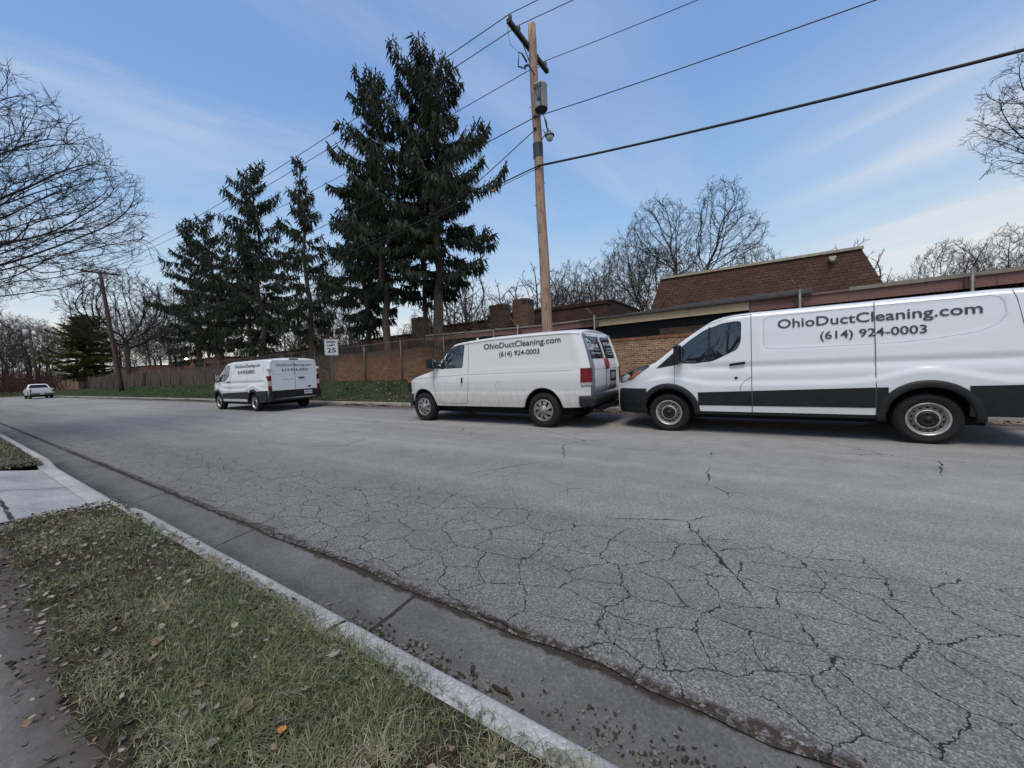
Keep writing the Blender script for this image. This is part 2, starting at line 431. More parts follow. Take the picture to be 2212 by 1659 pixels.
WALK = concrete('sidewalk_concrete', (.24,.235,.225), (.14,.135,.128), jx=[(-1.92, .012), (-3.3, .012), (-4.7, .012)], wet=walk_dirt)
APRON = concrete('driveway_concrete', (.40,.40,.395), (.25,.25,.25), jx=[(-7.55, .018)], joints=[(.955, .02), (.36, .022)])
# --- the flat sheets
camber = lambda x, y: .0 if y < 9 else 0.-.0*(y-9)
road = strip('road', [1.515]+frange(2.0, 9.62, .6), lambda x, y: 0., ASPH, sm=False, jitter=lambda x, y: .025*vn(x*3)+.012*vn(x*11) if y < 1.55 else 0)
def gz_(x, y): return interp([(1.05, -.048), (1.14, -.05), (1.25, -.034), (1.50, -.008), (1.62, -.010)], y)
strip('gutter', [1.06, 1.12, 1.20, 1.30, 1.42, 1.50, 1.62], gz_, GUT)
def drop(x): # dropped kerb at the driveway
    return 1-smooth01((x+10.3)/.75)*(1-smooth01((x+5.75)/.75)) if -10.4 < x < -5 else 1.
def kz(x, y):
    d = drop(x); top = lerp(.018, .1, d)
    return interp([(.94, top+.008*1), (1.0, top+.006), (1.06, top-.002), (1.085, top-.022), (1.105, top*.3-.02), (1.115, -.06)], y)
def kerb_strip(name, ys, z, mat): return strip(name, ys, z, mat, jitter=lambda x, y: .007*vn(x*2.3)+.004*vn(x*9) if abs(y-1.115) > .001 else 0)
kerb_strip('kerb', [.90, .94, .97, 1.0, 1.03, 1.06, 1.075, 1.085, 1.095, 1.105, 1.115], kz, KERB)
# near verge soil, driveway apron, sidewalk
t = NT('soil'); P = t.pos(); n1 = t.noise(P, 9, 6, .75); n2 = t.noise(P, 1.6, 4, .6)
c = t.ramp(n1, [(.3, (.014,.010,.007)), (.6, (.045,.034,.024)), (.8, (.085,.068,.050))]); c = t.mix(t.maprange(n2, .4, .7, 0., .5), c, (.040,.050,.018))
t.col(c); t.rough(.95); t.b.inputs['Specular IOR Level'].default_value = .2; t.bump(n1, .9, .02); SOIL = t.mat
def nv(x, y):
    e = min(smooth01((x+5.75)/.25), 1) if x > -6.2 else smooth01((-9.55-x)/.3)
    b = .112+.018*smooth01((y-.2)/.2)*(1-smooth01((y-.7)/.25))+.006*vn(x*4+y*7)
    return lerp(.085, b, e) if (-9.5 > x or x > -5.7) else .0
xs_n = [x for x in SX if x > -5.72]
strip('verge_soil', frange(.20, .955, .08), nv, SOIL, xs=[-5.70]+xs_n)
strip('verge_soil', frange(.20, .955, .08), nv, SOIL, xs=[x for x in SX if -80 < x < -9.62])
strip('sidewalk', frange(-1.1, .32, .2), lambda x, y: .118-.012*max(0, y), WALK, sm=False)
def apz(x, y):
    d = smooth01((y-.30)/.68); return lerp(.124, .0+.012, d)
strip('driveway', frange(-1.0, .965, .1), apz, APRON, xs=frange(-9.62, -5.72, .1))
t = NT('lawn_ground'); P = t.pos(); n1 = t.noise(P, 14, 5, .7); n2 = t.noise(P, .7, 5, .6)
c = t.ramp(n1, [(.25, (.012,.014,.006)), (.55, (.034,.044,.016)), (.8, (.075,.078,.032))]); c = t.mix(t.maprange(n2, .45, .7, 0., .7), c, (.058,.048,.028))
t.col(c); t.rough(.95); t.b.inputs['Specular IOR Level'].default_value = .15; t.bump(n1, .8, .03); LAWN = t.mat
strip('lawn', frange(-30, -1.1, 4)+[-1.05], lambda x, y: .10, LAWN)
# far side: leaf-strewn gutter, kerb, rising verge
t = NT('far_gutter_litter'); P = t.pos(); a = t.noise(P, 9, 5, .7); v = t.vor(P, 16, 'F1', out=1)
c = t.ramp(a, [(.3, (.030,.023,.018)), (.65, (.085,.066,.050))]); c = t.mix(t.maprange(t.sep(v)[0], .78, .86), c, (.20,.16,.12))
t.col(c); t.rough(.95); t.bump(a, .8, .02); LITTER = t.mat
strip('far_gutter', [9.50, 9.62, 9.75, 9.90], lambda x, y: interp([(9.5, .004), (9.62, .012), (9.75, .0), (9.9, -.03)], y), LITTER, jitter=lambda x, y: .05*vn(x*1.7) if y < 9.6 else 0)
strip('far_kerb', [9.845, 9.85, 9.86, 9.875, 9.90, 10.0, 10.05], lambda x, y: interp([(9.845, -.05), (9.85, .03), (9.86, .10), (9.875, .118), (9.9, .125), (10.05, .128)], y), FKERB, jitter=lambda x, y: .01*vn(x*1.9))
strip('far_verge', frange(10.03, 13.9, .3)+[14.3, 15.2, 18, 24, 34, 50, 80], lambda x, y: (.124+.012*vn(x*3+y*5)*min(1, (y-10.03)*3) if y < 10.4 else 0)+(verge_h(x, y)-(.124 if y < 10.4 else 0) if y < 14.2 else base14(x)+.0*(y-14.2)) + (.02*vn(x*.9+y*1.3) if 10.5 < y < 13.6 else 0), LAWN)
# one sheet to the horizon
t = NT('distant_ground'); P = t.pos(); n1 = t.noise(P, .3, 6, .7)
t.col(t.ramp(n1, [(.3, (.030,.036,.016)), (.7, (.070,.062,.036))])); t.rough(1.); DG = t.mat
mb = MB(); R_ = [-1500, -600, -300, -200, -150, -120, -100, -80, -60, -40, -20, 0, 20, 60, 150, 400, 1500]
vs = [(x, y, -.12 if y < 90 else -.12+.004*(y-90)) for x in R_ for y in R_]
n = len(R_); mb.add(vs, [(i*n+j, (i+1)*n+j, (i+1)*n+j+1, i*n+j+1) for i in range(n-1) for j in range(n-1)], 0, True)
tag(mb.build('ground', DG), kind='structure')
# ------------------------------------------------------------------ grass, leaves, debris (nobody could count them)
def blades(name, spots, mat, parent=None):
    # spots: (x,y,z,len,lean,ang,width,mat index)
    N = len(spots); A = np.array(spots, dtype=np.float64)
    x, y, z, L, lean, ang, wd, mi = A.T
    dx, dy = np.cos(ang), np.sin(ang); nx, ny = -dy, dx
    V = np.zeros((N, 7, 3)); ts = (0., .38, .72, 1.)
    r2 = np.random.RandomState(5); cv = r2.uniform(-.5, .5, N)
    for k, q in enumerate(ts):
        h = L*(q*np.cos(lean*q*1.3))*.96; f = L*q*np.sin(lean*(.3+.9*q)); w = wd*(1-.55*q)*.5
        ox = x+dx*f+nx*cv*L*q*q*.5; oy = y+dy*f+ny*cv*L*q*q*.5; oz = z+np.maximum(h, .004+.01*q)
        if k < 3:
            V[:, 2*k] = np.stack([ox-nx*w, oy-ny*w, oz], 1); V[:, 2*k+1] = np.stack([ox+nx*w, oy+ny*w, oz], 1)
        else: V[:, 6] = np.stack([ox, oy, oz], 1)
    me = bpy.data.meshes.new(name)
    me.vertices.add(N*7); me.vertices.foreach_set('co', V.reshape(-1))
    b = (np.arange(N)*7)[:, None]
    loops = np.concatenate([b+np.array([[0,1,3,2]]), b+np.array([[2,3,5,4]]), b+np.array([[4,5,6]])], 1).reshape(-1)
    me.loops.add(N*11); me.loops.foreach_set('vertex_index', loops.astype(np.int32))
    st = ((np.arange(N)*11)[:, None]+np.array([[0,4,8]])).reshape(-1); tot = np.tile([4,4,3], N)
    me.polygons.add(N*3); me.polygons.foreach_set('loop_start', st.astype(np.int32)); me.polygons.foreach_set('loop_total', tot.astype(np.int32))
    for m in (mat if isinstance(mat, list) else [mat]): me.materials.append(m)
    me.polygons.foreach_set('material_index', np.repeat(mi.astype(np.int32), 3))
    me.update(calc_edges=True); me.validate()
    o = bpy.data.objects.new(name, me); COL.objects.link(o); o.parent = parent
    return o
def grassmat(name, a, b, c):
    t = NT(name); P = t.pos(); n = t.noise(P, 45, 2, .6); m = t.noise(P, 2.6, 4, .6)
    col = t.ramp(n, [(.3, a), (.55, b), (.75, c)]); col = t.mix(t.maprange(m, .45, .68, 0., .65), col, tuple(x*.75 for x in c))
    t.col(col); t.rough(.7); t.b.inputs['Specular IOR Level'].default_value = .25
    return t.mat
G1 = grassmat('grass_green', (.050,.064,.024), (.115,.130,.052), (.25,.245,.12))
G2 = grassmat('grass_dry', (.14,.13,.075), (.25,.23,.14), (.42,.39,.27))
G3 = grassmat('grass_dull', (.050,.056,.030), (.095,.10,.06), (.18,.17,.115))
GF = grassmat('lawn_green', (.026,.046,.015), (.052,.086,.028), (.095,.125,.050))
r = np.random.RandomState(3)
def val2(x, y, s, seed=0):
    xi, yi = np.floor(x*s), np.floor(y*s); fx, fy = x*s-xi, y*s-yi; fx = fx*fx*(3-2*fx); fy = fy*fy*(3-2*fy)
    h = lambda a, b: np.modf(np.abs(np.sin(a*127.1+b*311.7+seed)*43758.5453))[0]
    return (h(xi, yi)*(1-fx)+h(xi+1, yi)*fx)*(1-fy)+(h(xi, yi+1)*(1-fx)+h(xi+1, yi+1)*fx)*fy
def grass_area(name, x0, x1, y0, y1, n, Ls, wd, zf, gm, seed, flop=.9, thin=None, cat_label=None):
    q = np.random.RandomState(seed); x = q.uniform(x0, x1, n); y = q.uniform(y0, y1, n)
    dens = val2(x, y, 2.2, seed)*.5+val2(x, y, 7, seed+3)*.5
    keep = q.uniform(0, 1, n) < np.clip((dens-.12)*2.2, .12, 1)
    if thin is not None: keep &= q.uniform(0, 1, n) < thin(x, y)
    x, y, dens = x[keep], y[keep], dens[keep]; n = len(x)
    L = q.uniform(Ls[0], Ls[1], n)*(.55+.8*dens); lean = np.clip(q.normal(1.15, .4, n), .2, 1.6)*flop
    clump = val2(x, y, 6, seed+9)*2*PI*1.5; ang = clump+q.normal(0, 1.7 if y1 < 2 else .9, n)
    z = np.array([zf(a, b) for a, b in zip(x, y)]); w = q.uniform(.7, 1.3, n)*wd
    dryv = val2(x, y, 3.1, seed+20)
    mi = np.where(q.uniform(0, 1, n) < .14+.35*(dryv > .60), 1, np.where(q.uniform(0, 1, n) < .3, 2, 0))
    o = blades(name, np.stack([x, y, z, L, lean, ang, w, mi], 1), gm)
    return o
near_thin = lambda x, y: np.clip((y-.16-.10*val2(x, y, 5, 1))/.16, 0, 1)*np.clip((x+5.75)/.3, .0, 1)*(.20+.80*np.clip((x+5.0)/2.6, 0, 1))*np.where(y > .93, .45, 1)
g = grass_area('verge_grass', -5.75, .9, .14, 1.0, 105000, (.035, .092), .0032, lambda x, y: nv(x, y)-.004, [G1, G2, G3], 11, 1.0, near_thin)
tag(g, 'matted green and straw coloured grass on the narrow strip beside the kerb', 'grass', kind='stuff')
g = grass_area('verge_grass', -22, -9.62, .16, .95, 30000, (.04, .08), .007, lambda x, y: nv(x, y)-.004, [G3, G2, G3], 12, 1.0)
tag(g, 'brownish short grass beyond the driveway at the left edge', 'grass', kind='stuff')
g = grass_area('verge_grass', -34, 4, 10.05, 13.95, 90000, (.05, .10), .016, lambda x, y: verge_h(x, y)-.01, [GF, G3, GF], 13, .9)
tag(g, 'dark green lawn grass sloping up to the brick wall across the street', 'grass', kind='stuff')
g = grass_area('verge_grass', -76, -34, 10.05, 13.95, 30000, (.06, .13), .035, lambda x, y: verge_h(x, y)-.01, [GF, GF, G3], 14, .9)
tag(g, 'distant lawn grass around the leaning wooden pole', 'grass', kind='stuff')
def leaf_shape(L, curl, q):
    # small curled lobed leaf, two rows
    pts = []; n = 5
    for i in range(n+1):
        u = i/n; w = .34*math.sin(PI*min(1, u*1.02))**.7*(1+.28*(i%2)) if 0 < i < n else .02
        zc = curl*(u-.5)**2*1.2
        pts.append((u-.5, -w, zc+.10*curl)); pts.append((u-.5, 0, zc-.04)); pts.append((u-.5, w, zc+.12*curl))
    fs = []
    for i in range(n):
        for k in range(2): a = i*3+k; fs.append((a, a+3, a+4, a+1))
    return [Vector(p)*L for p in pts], fs
def scatter_leaves(name, pts, mats, seed=1, flat=.35):
    q = random.Random(seed); mb = MB()
    for (x, y, z, L) in pts:
        vs, fs = leaf_shape(L, q.uniform(-.2, 1.1), q)
        M = Matrix.Translation((x, y, z+L*.12)) @ Matrix.Rotation(q.uniform(0, 2*PI), 4, 'Z') @ Matrix.Rotation(q.gauss(0, flat), 4, 'X') @ Matrix.Rotation(q.gauss(0, flat), 4, 'Y')
        mb.add([M @ v for v in vs], fs, q.randrange(len(mats)), True)
    return mb.build(name, mats)
L1 = simple('leaf_tan', (.26,.19,.13), (.13,.09,.06), 14, .85, spec=.12); L2 = simple('leaf_grey', (.24,.22,.19), (.11,.095,.08), 14, .85, spec=.12); L3 = simple('leaf_dark', (.075,.055,.040), (.03,.022,.016), 14, .9, spec=.12); L4 = simple('leaf_pale', (.36,.33,.28), (.22,.19,.15), 14, .85, spec=.12)
q = random.Random(21); pts = []
for i in range(2100):
    x = -5.7+6.2*q.random()**1.35; y = q.uniform(.10, 1.0)
    if y < .22 and q.random() < .5: continue
    if x > -2.6 and y > .35 and q.random() < .72: continue
    pts.append((x, y, nv(x, y)+q.uniform(.005, .035), q.uniform(.014, .036)))
tag(scatter_leaves('leaf_litter', pts, [L3, L2, L1, L2, L3, L4], 5), 'small curled brown and grey leaves caught in the near grass', 'leaves', kind='stuff')
pts = []
for i in range(330):
    x = q.uniform(-5.6, .2); y = .24-abs(q.gauss(0, .07)); pts.append((x, y, .118, q.uniform(.006, .020)))
tag(scatter_leaves('leaf_litter', pts, [L3, L2, L3, L1], 6), 'dark leaf crumbs strewn along the edge of the sidewalk', 'leaves', kind='stuff')
pts = []
for i in range(420):
    x = -1.45+q.gauss(0, .28); y = 1.13+abs(q.gauss(0, .06)); pts.append((x, y, gz_(x, y)+q.uniform(0, .012), q.uniform(.010, .024)))
for i in range(420):
    x = -.05+q.gauss(0, .35); y = 1.22+abs(q.gauss(0, .07)); pts.append((x, y, gz_(x, y)+q.uniform(0, .010), q.uniform(.008, .02)))
for i in range(350):
    x = q.uniform(-16, 1); y = 1.12+abs(q.gauss(0, .04)); pts.append((x, y, gz_(x, y), q.uniform(.010, .022)))
tag(scatter_leaves('gutter_debris', pts, [L3, L3, L2], 7), 'dark crumbled leaves and grit heaped in the gutter against the kerb', 'debris', kind='stuff')
pts = []
for i in range(1100):
    x = q.uniform(-12, 2); y = 1.525+q.gauss(0, .022); pts.append((x, y, .0, q.uniform(.005, .014)))
tag(scatter_leaves('edge_debris', pts, [L3, L3, L3, L1], 8), 'dark grit and plant crumbs along the asphalt edge', 'debris', kind='stuff')
pts = []
for i in range(2600):
    x = -50+54*q.random(); y = 9.70+q.gauss(0, .11)
    pts.append((x, y, .02, q.uniform(.03, .07)))
for i in range(700):
    x = q.uniform(-34, 3); y = q.uniform(10.0, 13.8); pts.append((x, y, verge_h(x, y)+.05, q.uniform(.05, .11)*(1 if q.random() < .7 else 1.3)))
for i in range(700):
    x = q.uniform(-34, 3); y = 10.05+abs(q.gauss(0, .22)); pts.append((x, y, verge_h(x, y)+.03, q.uniform(.04, .08)))
tag(scatter_leaves('leaf_litter', pts, [L1, L2, L3, L1], 9), 'tan fallen leaves along the far kerb and over the far lawn', 'leaves', kind='stuff')
# a few single leaves and sticks one can point at
def gpt(px, py, z): d = RM @ cray(px, py); return CAM + d*((z-HC)/d.z)
for k, (px, py, L, m, lab) in enumerate([
    (342, 1383, .060, L1, 'peach coloured oval leaf lying flat in the middle of the near grass'),
    (350, 1312, .075, L1, 'long tan leaf standing tilted on the grass above the oval one'),
    (428, 1352, .055, L2, 'crumpled pinkish grey leaf in the grass right of the tilted tan leaf'),
    (720, 1413, .060, L4, 'pale torn leaf in the grass near the kerb'),
    (525, 1535, .090, L1, 'large lobed brown oak leaf at the bottom of the grass'),
    (610, 1573, .030, simple('leaf_orange', (.55,.24,.06), (.4,.15,.04), 12, .8), 'small bright orange leaf low in the grass')]):
    p = gpt(px, py, .155); vs, fs = leaf_shape(L, .5, q); mb = MB()
    M = Matrix.Rotation(k*1.3+.4, 4, 'Z') @ Matrix.Rotation(.25, 4, 'X')
    mb.add([M @ v for v in vs], fs, 0, True); o = mb.build('fallen_leaf', m, loc=(p.x, p.y, .150)); tag(o, lab, 'leaf', 'single leaves on the near grass')
mb = MB(); p = gpt(1085, 1497, -.03)
mb.tube([(-.055, .01, 0), (-.02, .0, .006), (.03, .006, .004), (.055, -.008, 0)], [.006, .008, .007, .004], 6)
tag(mb.build('stick', L3, loc=(p.x, p.y, -.028)), 'short dark stick lying in the gutter near the bottom', 'stick')
mb = MB(); p = gpt(1070, 1362, .0)
mb.tube([(-.16, .01, 0), (-.08, -.006, .004), (0, .004, .008), (.09, -.01, .004), (.17, .004, 0)], [.004, .005, .005, .004, .002], 6)
tag(mb.build('stick', L3, loc=(p.x, 1.53, .008)), 'long thin dark twig along the asphalt edge', 'stick')
# ------------------------------------------------------------------ vehicle materials
def paint(name, dirt=.0, col=(.72,.73,.74), dz=1.0, rough=.28):
    t = NT(name); P = t.obj(); X, Y, Z = t.sep(P)
    n = t.noise(P, 3.5, 6, .7); n2 = t.noise(t.mapping(P, scale=(1, 1, .35)), 14, 4, .7)
    k = t.math('MULTIPLY', t.maprange(t.math('ADD', Z, t.math('MULTIPLY', n, .45)), .45+.25, dz+.35, 1., 0.), dirt)
    k = t.math('MULTIPLY', k, t.maprange(n2, .25, .65, .45, 1.))
    t.col(t.mix(k, t.mix(t.maprange(n, .3, .8, 0., .06+.2*dirt), col, tuple(c*.86 for c in col)), (.36,.31,.25)))
    t.rough(t.math('ADD', rough, t.math('MULTIPLY', k, .5), clamp=True))
    t.b.inputs['Coat Weight'].default_value = .55*(1-dirt); t.b.inputs['Coat Roughness'].default_value = .05
    # faint oil-canning of thin sheet metal
    t.bump(t.noise(t.mapping(P, scale=(.8, .8, 1.6)), 1.1, 2, .4), .14, .05)
    return t.mat
PAINT3 = paint('white_van_paint', .22, col=(.70,.715,.73), dz=.8, rough=.22); PAINT2 = paint('old_white_paint', .60, (.66,.66,.65), 1.0, .34); PAINTT = paint('truck_paint', .2)
def plastic(name, c, rough=.6, dust=.25):
    t = NT(name); P = t.obj(); n = t.noise(P, 5, 6, .7); n2 = t.noise(P, 160, 2, .5)
    t.col(t.mix(t.maprange(n, .35, .75, 0., dust), c, (.06,.056,.052))); t.rough(rough); t.b.inputs['Specular IOR Level'].default_value = .28; t.bump(n2, .12, .002); return t.mat
BLK = plastic('black_plastic', (.010,.0115,.014), .5, .16); BLK2 = plastic('worn_black_bumper', (.016,.018,.021), .45, .5)
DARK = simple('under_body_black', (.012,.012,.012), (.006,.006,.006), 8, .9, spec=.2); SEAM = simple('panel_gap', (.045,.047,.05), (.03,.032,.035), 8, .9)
TYRE = simple('tyre_rubber', (.020,.019,.019), (.010,.010,.010), 22, .8, bump=.2, spec=.25)
STEEL = simple('wheel_steel', (.62,.60,.57), (.30,.27,.23), 9, .35, metal=.6); COVER = simple('wheel_cover_silver', (.38,.37,.355), (.18,.165,.15), 10, .40, metal=.6)
LETTER = simple('lettering_grey', (.040,.045,.058), (.032,.036,.048), 4, .5); WLET = simple('lettering_white', (.62,.64,.66), (.5,.52,.55), 6, .6)
RED = simple('red_lens', (.22,.005,.010), (.07,.002,.005), 24, .3, spec=.3); CLEAR = simple('clear_lens', (.50,.50,.50), (.28,.28,.28), 26, .12, coat=.8); AMBER = simple('amber_lens', (.50,.11,.025), (.28,.05,.015), 20, .2, coat=.5)
DISH = simple('wheel_dish', (.17,.165,.155), (.08,.075,.065), 9, .5, metal=.6); GROOVE = simple('pressed_edge', (.50,.51,.525), (.44,.45,.46), 5, .4)
DGLS = None
def glass(name, c, c2=None, rough=.02):
    t = NT(name); P = t.obj(); n = t.noise(P, 2.5, 3, .5)
    t.col(t.ramp(n, [(.3, c2 or tuple(x*.6 for x in c)), (.7, c)])); t.rough(rough); t.b.inputs['Specular IOR Level'].default_value = .9
    t.b.inputs['Coat Weight'].default_value = .5; t.b.inputs['Coat Roughness'].default_value = .01
    t.bump(t.noise(P, 1.3, 2, .4), .05, .02); return t.mat
GLS = glass('tinted_glass', (.020,.024,.028)); GLS3 = simple('tinted_rear_glass', (.018,.022,.028), (.010,.012,.016), 3, .06, spec=.30)
GLS2 = glass('tinted_glass_blue', (.022,.034,.045)); MIRR = simple('mirror_glass', (.75,.75,.75), (.7,.7,.7), 3, .04, metal=1)
PLATE = simple('plate_white', (.62,.63,.66), (.5,.52,.56), 30, .4); PBLUE = simple('plate_blue', (.03,.05,.22), (.02,.03,.15), 10, .5); DRED = simple('lock_red', (.26,.035,.035), (.14,.02,.02), 12, .55); CHROME = simple('chrome', (.6,.6,.6), (.4,.4,.4), 8, .18, metal=1)
def pip(p, poly):
    x, y = p; c = False; n = len(poly)
    for i in range(n):
        a, b = poly[i], poly[i-1]
        if (a[1] > y) != (b[1] > y) and x < (b[0]-a[0])*(y-a[1])/(b[1]-a[1])+a[0]: c = not c
    return c
def sd_rrect(x, z, x0, x1, z0, z1, r):
    qx = abs(x-(x0+x1)/2)-(x1-x0)/2+r; qz = abs(z-(z0+z1)/2)-(z1-z0)/2+r
    return math.hypot(max(qx, 0), max(qz, 0))+min(max(qx, qz), 0)-r
class Shape:
    """A van hull: width function w(x,z), top line zt(x), bottom line zb(x); x runs backwards from the front axle."""
    crown = .05; R = .44; wheels = ((0, .345), (3.33, .345)); yc = 0
    def deform(s, p): return p
    def ztop(s, x): return s.zt(x)-s.crown
    def S(s, side, x, z, off=0.):
        e = .01
        y = s.wf(x, z)
        dz = (s.wf(x, z+e)-s.wf(x, z-e))/(2*e); dx = (s.wf(x+e, z)-s.wf(x-e, z))/(2*e)
        l = math.sqrt(1+dz*dz+dx*dx)
        return s.deform((x-dx/l*off, side*(y+off/l), z-dz/l*off))
    def L(s): return lambda x, z, off=0.: s.S(-1, x, z, off)
    def Rr(s): return lambda x, z, off=0.: s.S(1, x, z, off)
    def T(s, x, v, off=0.):                              # top surface, v = -1..1 across
        r = s.rr(x); w = s.wf(x, s.ztop(x)-r)-r; y = v*w
        zc = lambda xx: s.zt(xx)-s.crown*(abs(v)*1.)**2.4
        dz = (zc(x+.01)-zc(x-.01))/.02; l = math.sqrt(1+dz*dz)
        return s.deform((x-dz/l*off, y, zc(x)+off/l))
    def hull(s, xs, nz, parts, pmats, root, na=6, nt=7):
        """parts: function(x,z,side) -> index into pmats (name, material)"""
        V = []; uv = []; n = nz+na+nt
        for i, x in enumerate(xs):
            r = s.rr(x); zs = s.ztop(x)-r; zb = s.zb(x); ws = s.wf(x, zs)
            for j in range(nz+1):
                q = j/nz; z = zb+(zs-zb)*q; xx = x
                for (wx, wz) in s.wheels:                # pull grid points onto the wheel arch
                    d = math.hypot(xx-wx, z-wz)
                    if abs(d-s.R) < .024 and d > 0: xx = wx+(xx-wx)*s.R/d; z = wz+(z-wz)*s.R/d
                V.append((xx, s.wf(xx, z), z)); uv.append((xx, z))
            for j in range(1, na+1):
                a = .5*PI*j/na; V.append((x, ws-r+r*math.cos(a), zs+r*math.sin(a))); uv.append((x, zs+r*math.sin(a)))
            for j in range(1, nt+1):
                v = 1-j/nt; y = (ws-r)*v; V.append((x, y, s.zt(x)-s.crown*v**2.4)); uv.append((x, 9.))
        m = n+1; N = len(V)
        if True:
            faces = []; key = []
            for side in (1, -1):
                o = 0 if side == 1 else N
                for i in range(len(xs)-1):
                    for j in range(n):
                        a, b, c, d = i*m+j, (i+1)*m+j, (i+1)*m+j+1, i*m+j+1
                        cx = (uv[a][0]+uv[b][0]+uv[c][0]+uv[d][0])/4; cz = (uv[a][1]+uv[b][1]+uv[c][1]+uv[d][1])/4
                        if any(math.hypot(cx-wx, cz-wz) < s.R-.002 for wx, wz in s.wheels): continue
                        k = parts(cx, cz, side) if cz < 8 else 0
                        f = (a+o, b+o, c+o, d+o)
                        faces.append(f[::-1] if side == 1 else f); key.append(k)
            allv = [s.deform(p) for p in V]+[s.deform((x, -y, z)) for x, y, z in V]
            for i in (0, len(xs)-1):                      # end caps, joined left to right
                for j in range(n):
                    a, d = i*m+j, i*m+j+1; f = (a, d, N+d, N+a)
                    faces.append(f if i == 0 else f[::-1]); key.append(0)
        # weld the roof centre line
        me = bpy.data.meshes.new('hull'); me.from_pydata(allv, [], faces); me.update()
        bm = bmesh.new(); bm.from_mesh(me); bm.verts.ensure_lookup_table()
        lay = bm.faces.layers.int.new('k')
        for f, k in zip(bm.faces, key): f[lay] = k
        bmesh.ops.remove_doubles(bm, verts=bm.verts, dist=.0004)
        bm.normal_update()
        nor = {tuple(round(c, 4) for c in v.co): v.normal.copy() for v in bm.verts}
        objs = []
        for k, (nm, mt) in enumerate(pmats):
            b2 = bm.copy(); l2 = b2.faces.layers.int['k']
            bmesh.ops.delete(b2, geom=[f for f in b2.faces if f[l2] != k], context='FACES')
            if not b2.faces: b2.free(); continue
            me2 = bpy.data.meshes.new(nm); b2.to_mesh(me2)
            me2.materials.append(mt)
            me2.polygons.foreach_set('use_smooth', [True]*len(me2.polygons))
            me2.normals_split_custom_set_from_vertices([nor[tuple(round(c, 4) for c in v.co)] for v in me2.vertices])
            b2.free(); o = bpy.data.objects.new(nm, me2); COL.objects.link(o); o.parent = root; objs.append(o)
        bm.free(); bpy.data.meshes.remove(me)
        # wheel wells: liner and inner wall
        mb = MB()
        for wx, wz in s.wheels:
            for side in (1, -1):
                pr = []
                a0, a1 = -.35, PI+.35; K = 26; vs = []
                for k in range(K+1):
                    a = lerp(a0, a1, k/K); x = wx+s.R*math.cos(a); z = max(s.zb(wx)-.01, wz+s.R*math.sin(a))
                    y = s.wf(x, z)
                    vs.append(s.deform((x, side*(y-.001), z))); vs.append((x, side*(y-.36), z))
                fs = [(2*k, 2*k+2, 2*k+3, 2*k+1) for k in range(K)]
                mb.add(vs, fs, 0, True)
                mb.add([vs[2*k+1] for k in range(K+1)], [tuple(range(K+1))], 0)
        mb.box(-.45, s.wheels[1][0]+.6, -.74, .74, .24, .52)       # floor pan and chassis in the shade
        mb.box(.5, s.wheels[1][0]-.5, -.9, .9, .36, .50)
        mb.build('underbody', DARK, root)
        return objs
def seam_line(mb, fn, pts, w=.006, off=.0028, closed=False):
    pts = densify(pts, .04) if closed else sum([[(lerp(a[0], b[0], k/8), lerp(a[1], b[1], k/8)) for k in range(8)] for a, b in zip(pts, pts[1:])], [])+[pts[-1]]
    n = len(pts); L_, R_ = [], []
    for i, p in enumerate(pts):
        a = pts[i-1] if (i or closed) else p; b = pts[(i+1)%n] if (i < n-1 or closed) else p
        dx, dz = b[0]-a[0], b[1]-a[1]; l = math.hypot(dx, dz) or 1; nx, nz = -dz/l*w/2, dx/l*w/2
        L_.append(fn(p[0]+nx, p[1]+nz, off)); R_.append(fn(p[0]-nx, p[1]-nz, off))
    vs = [v for ab in zip(L_, R_) for v in ab]
    fs = [(2*i, 2*i+1, 2*((i+1)%n)+1, 2*((i+1)%n)) for i in range(n if closed else n-1)]
    mb.add(vs, fs, 0, True)
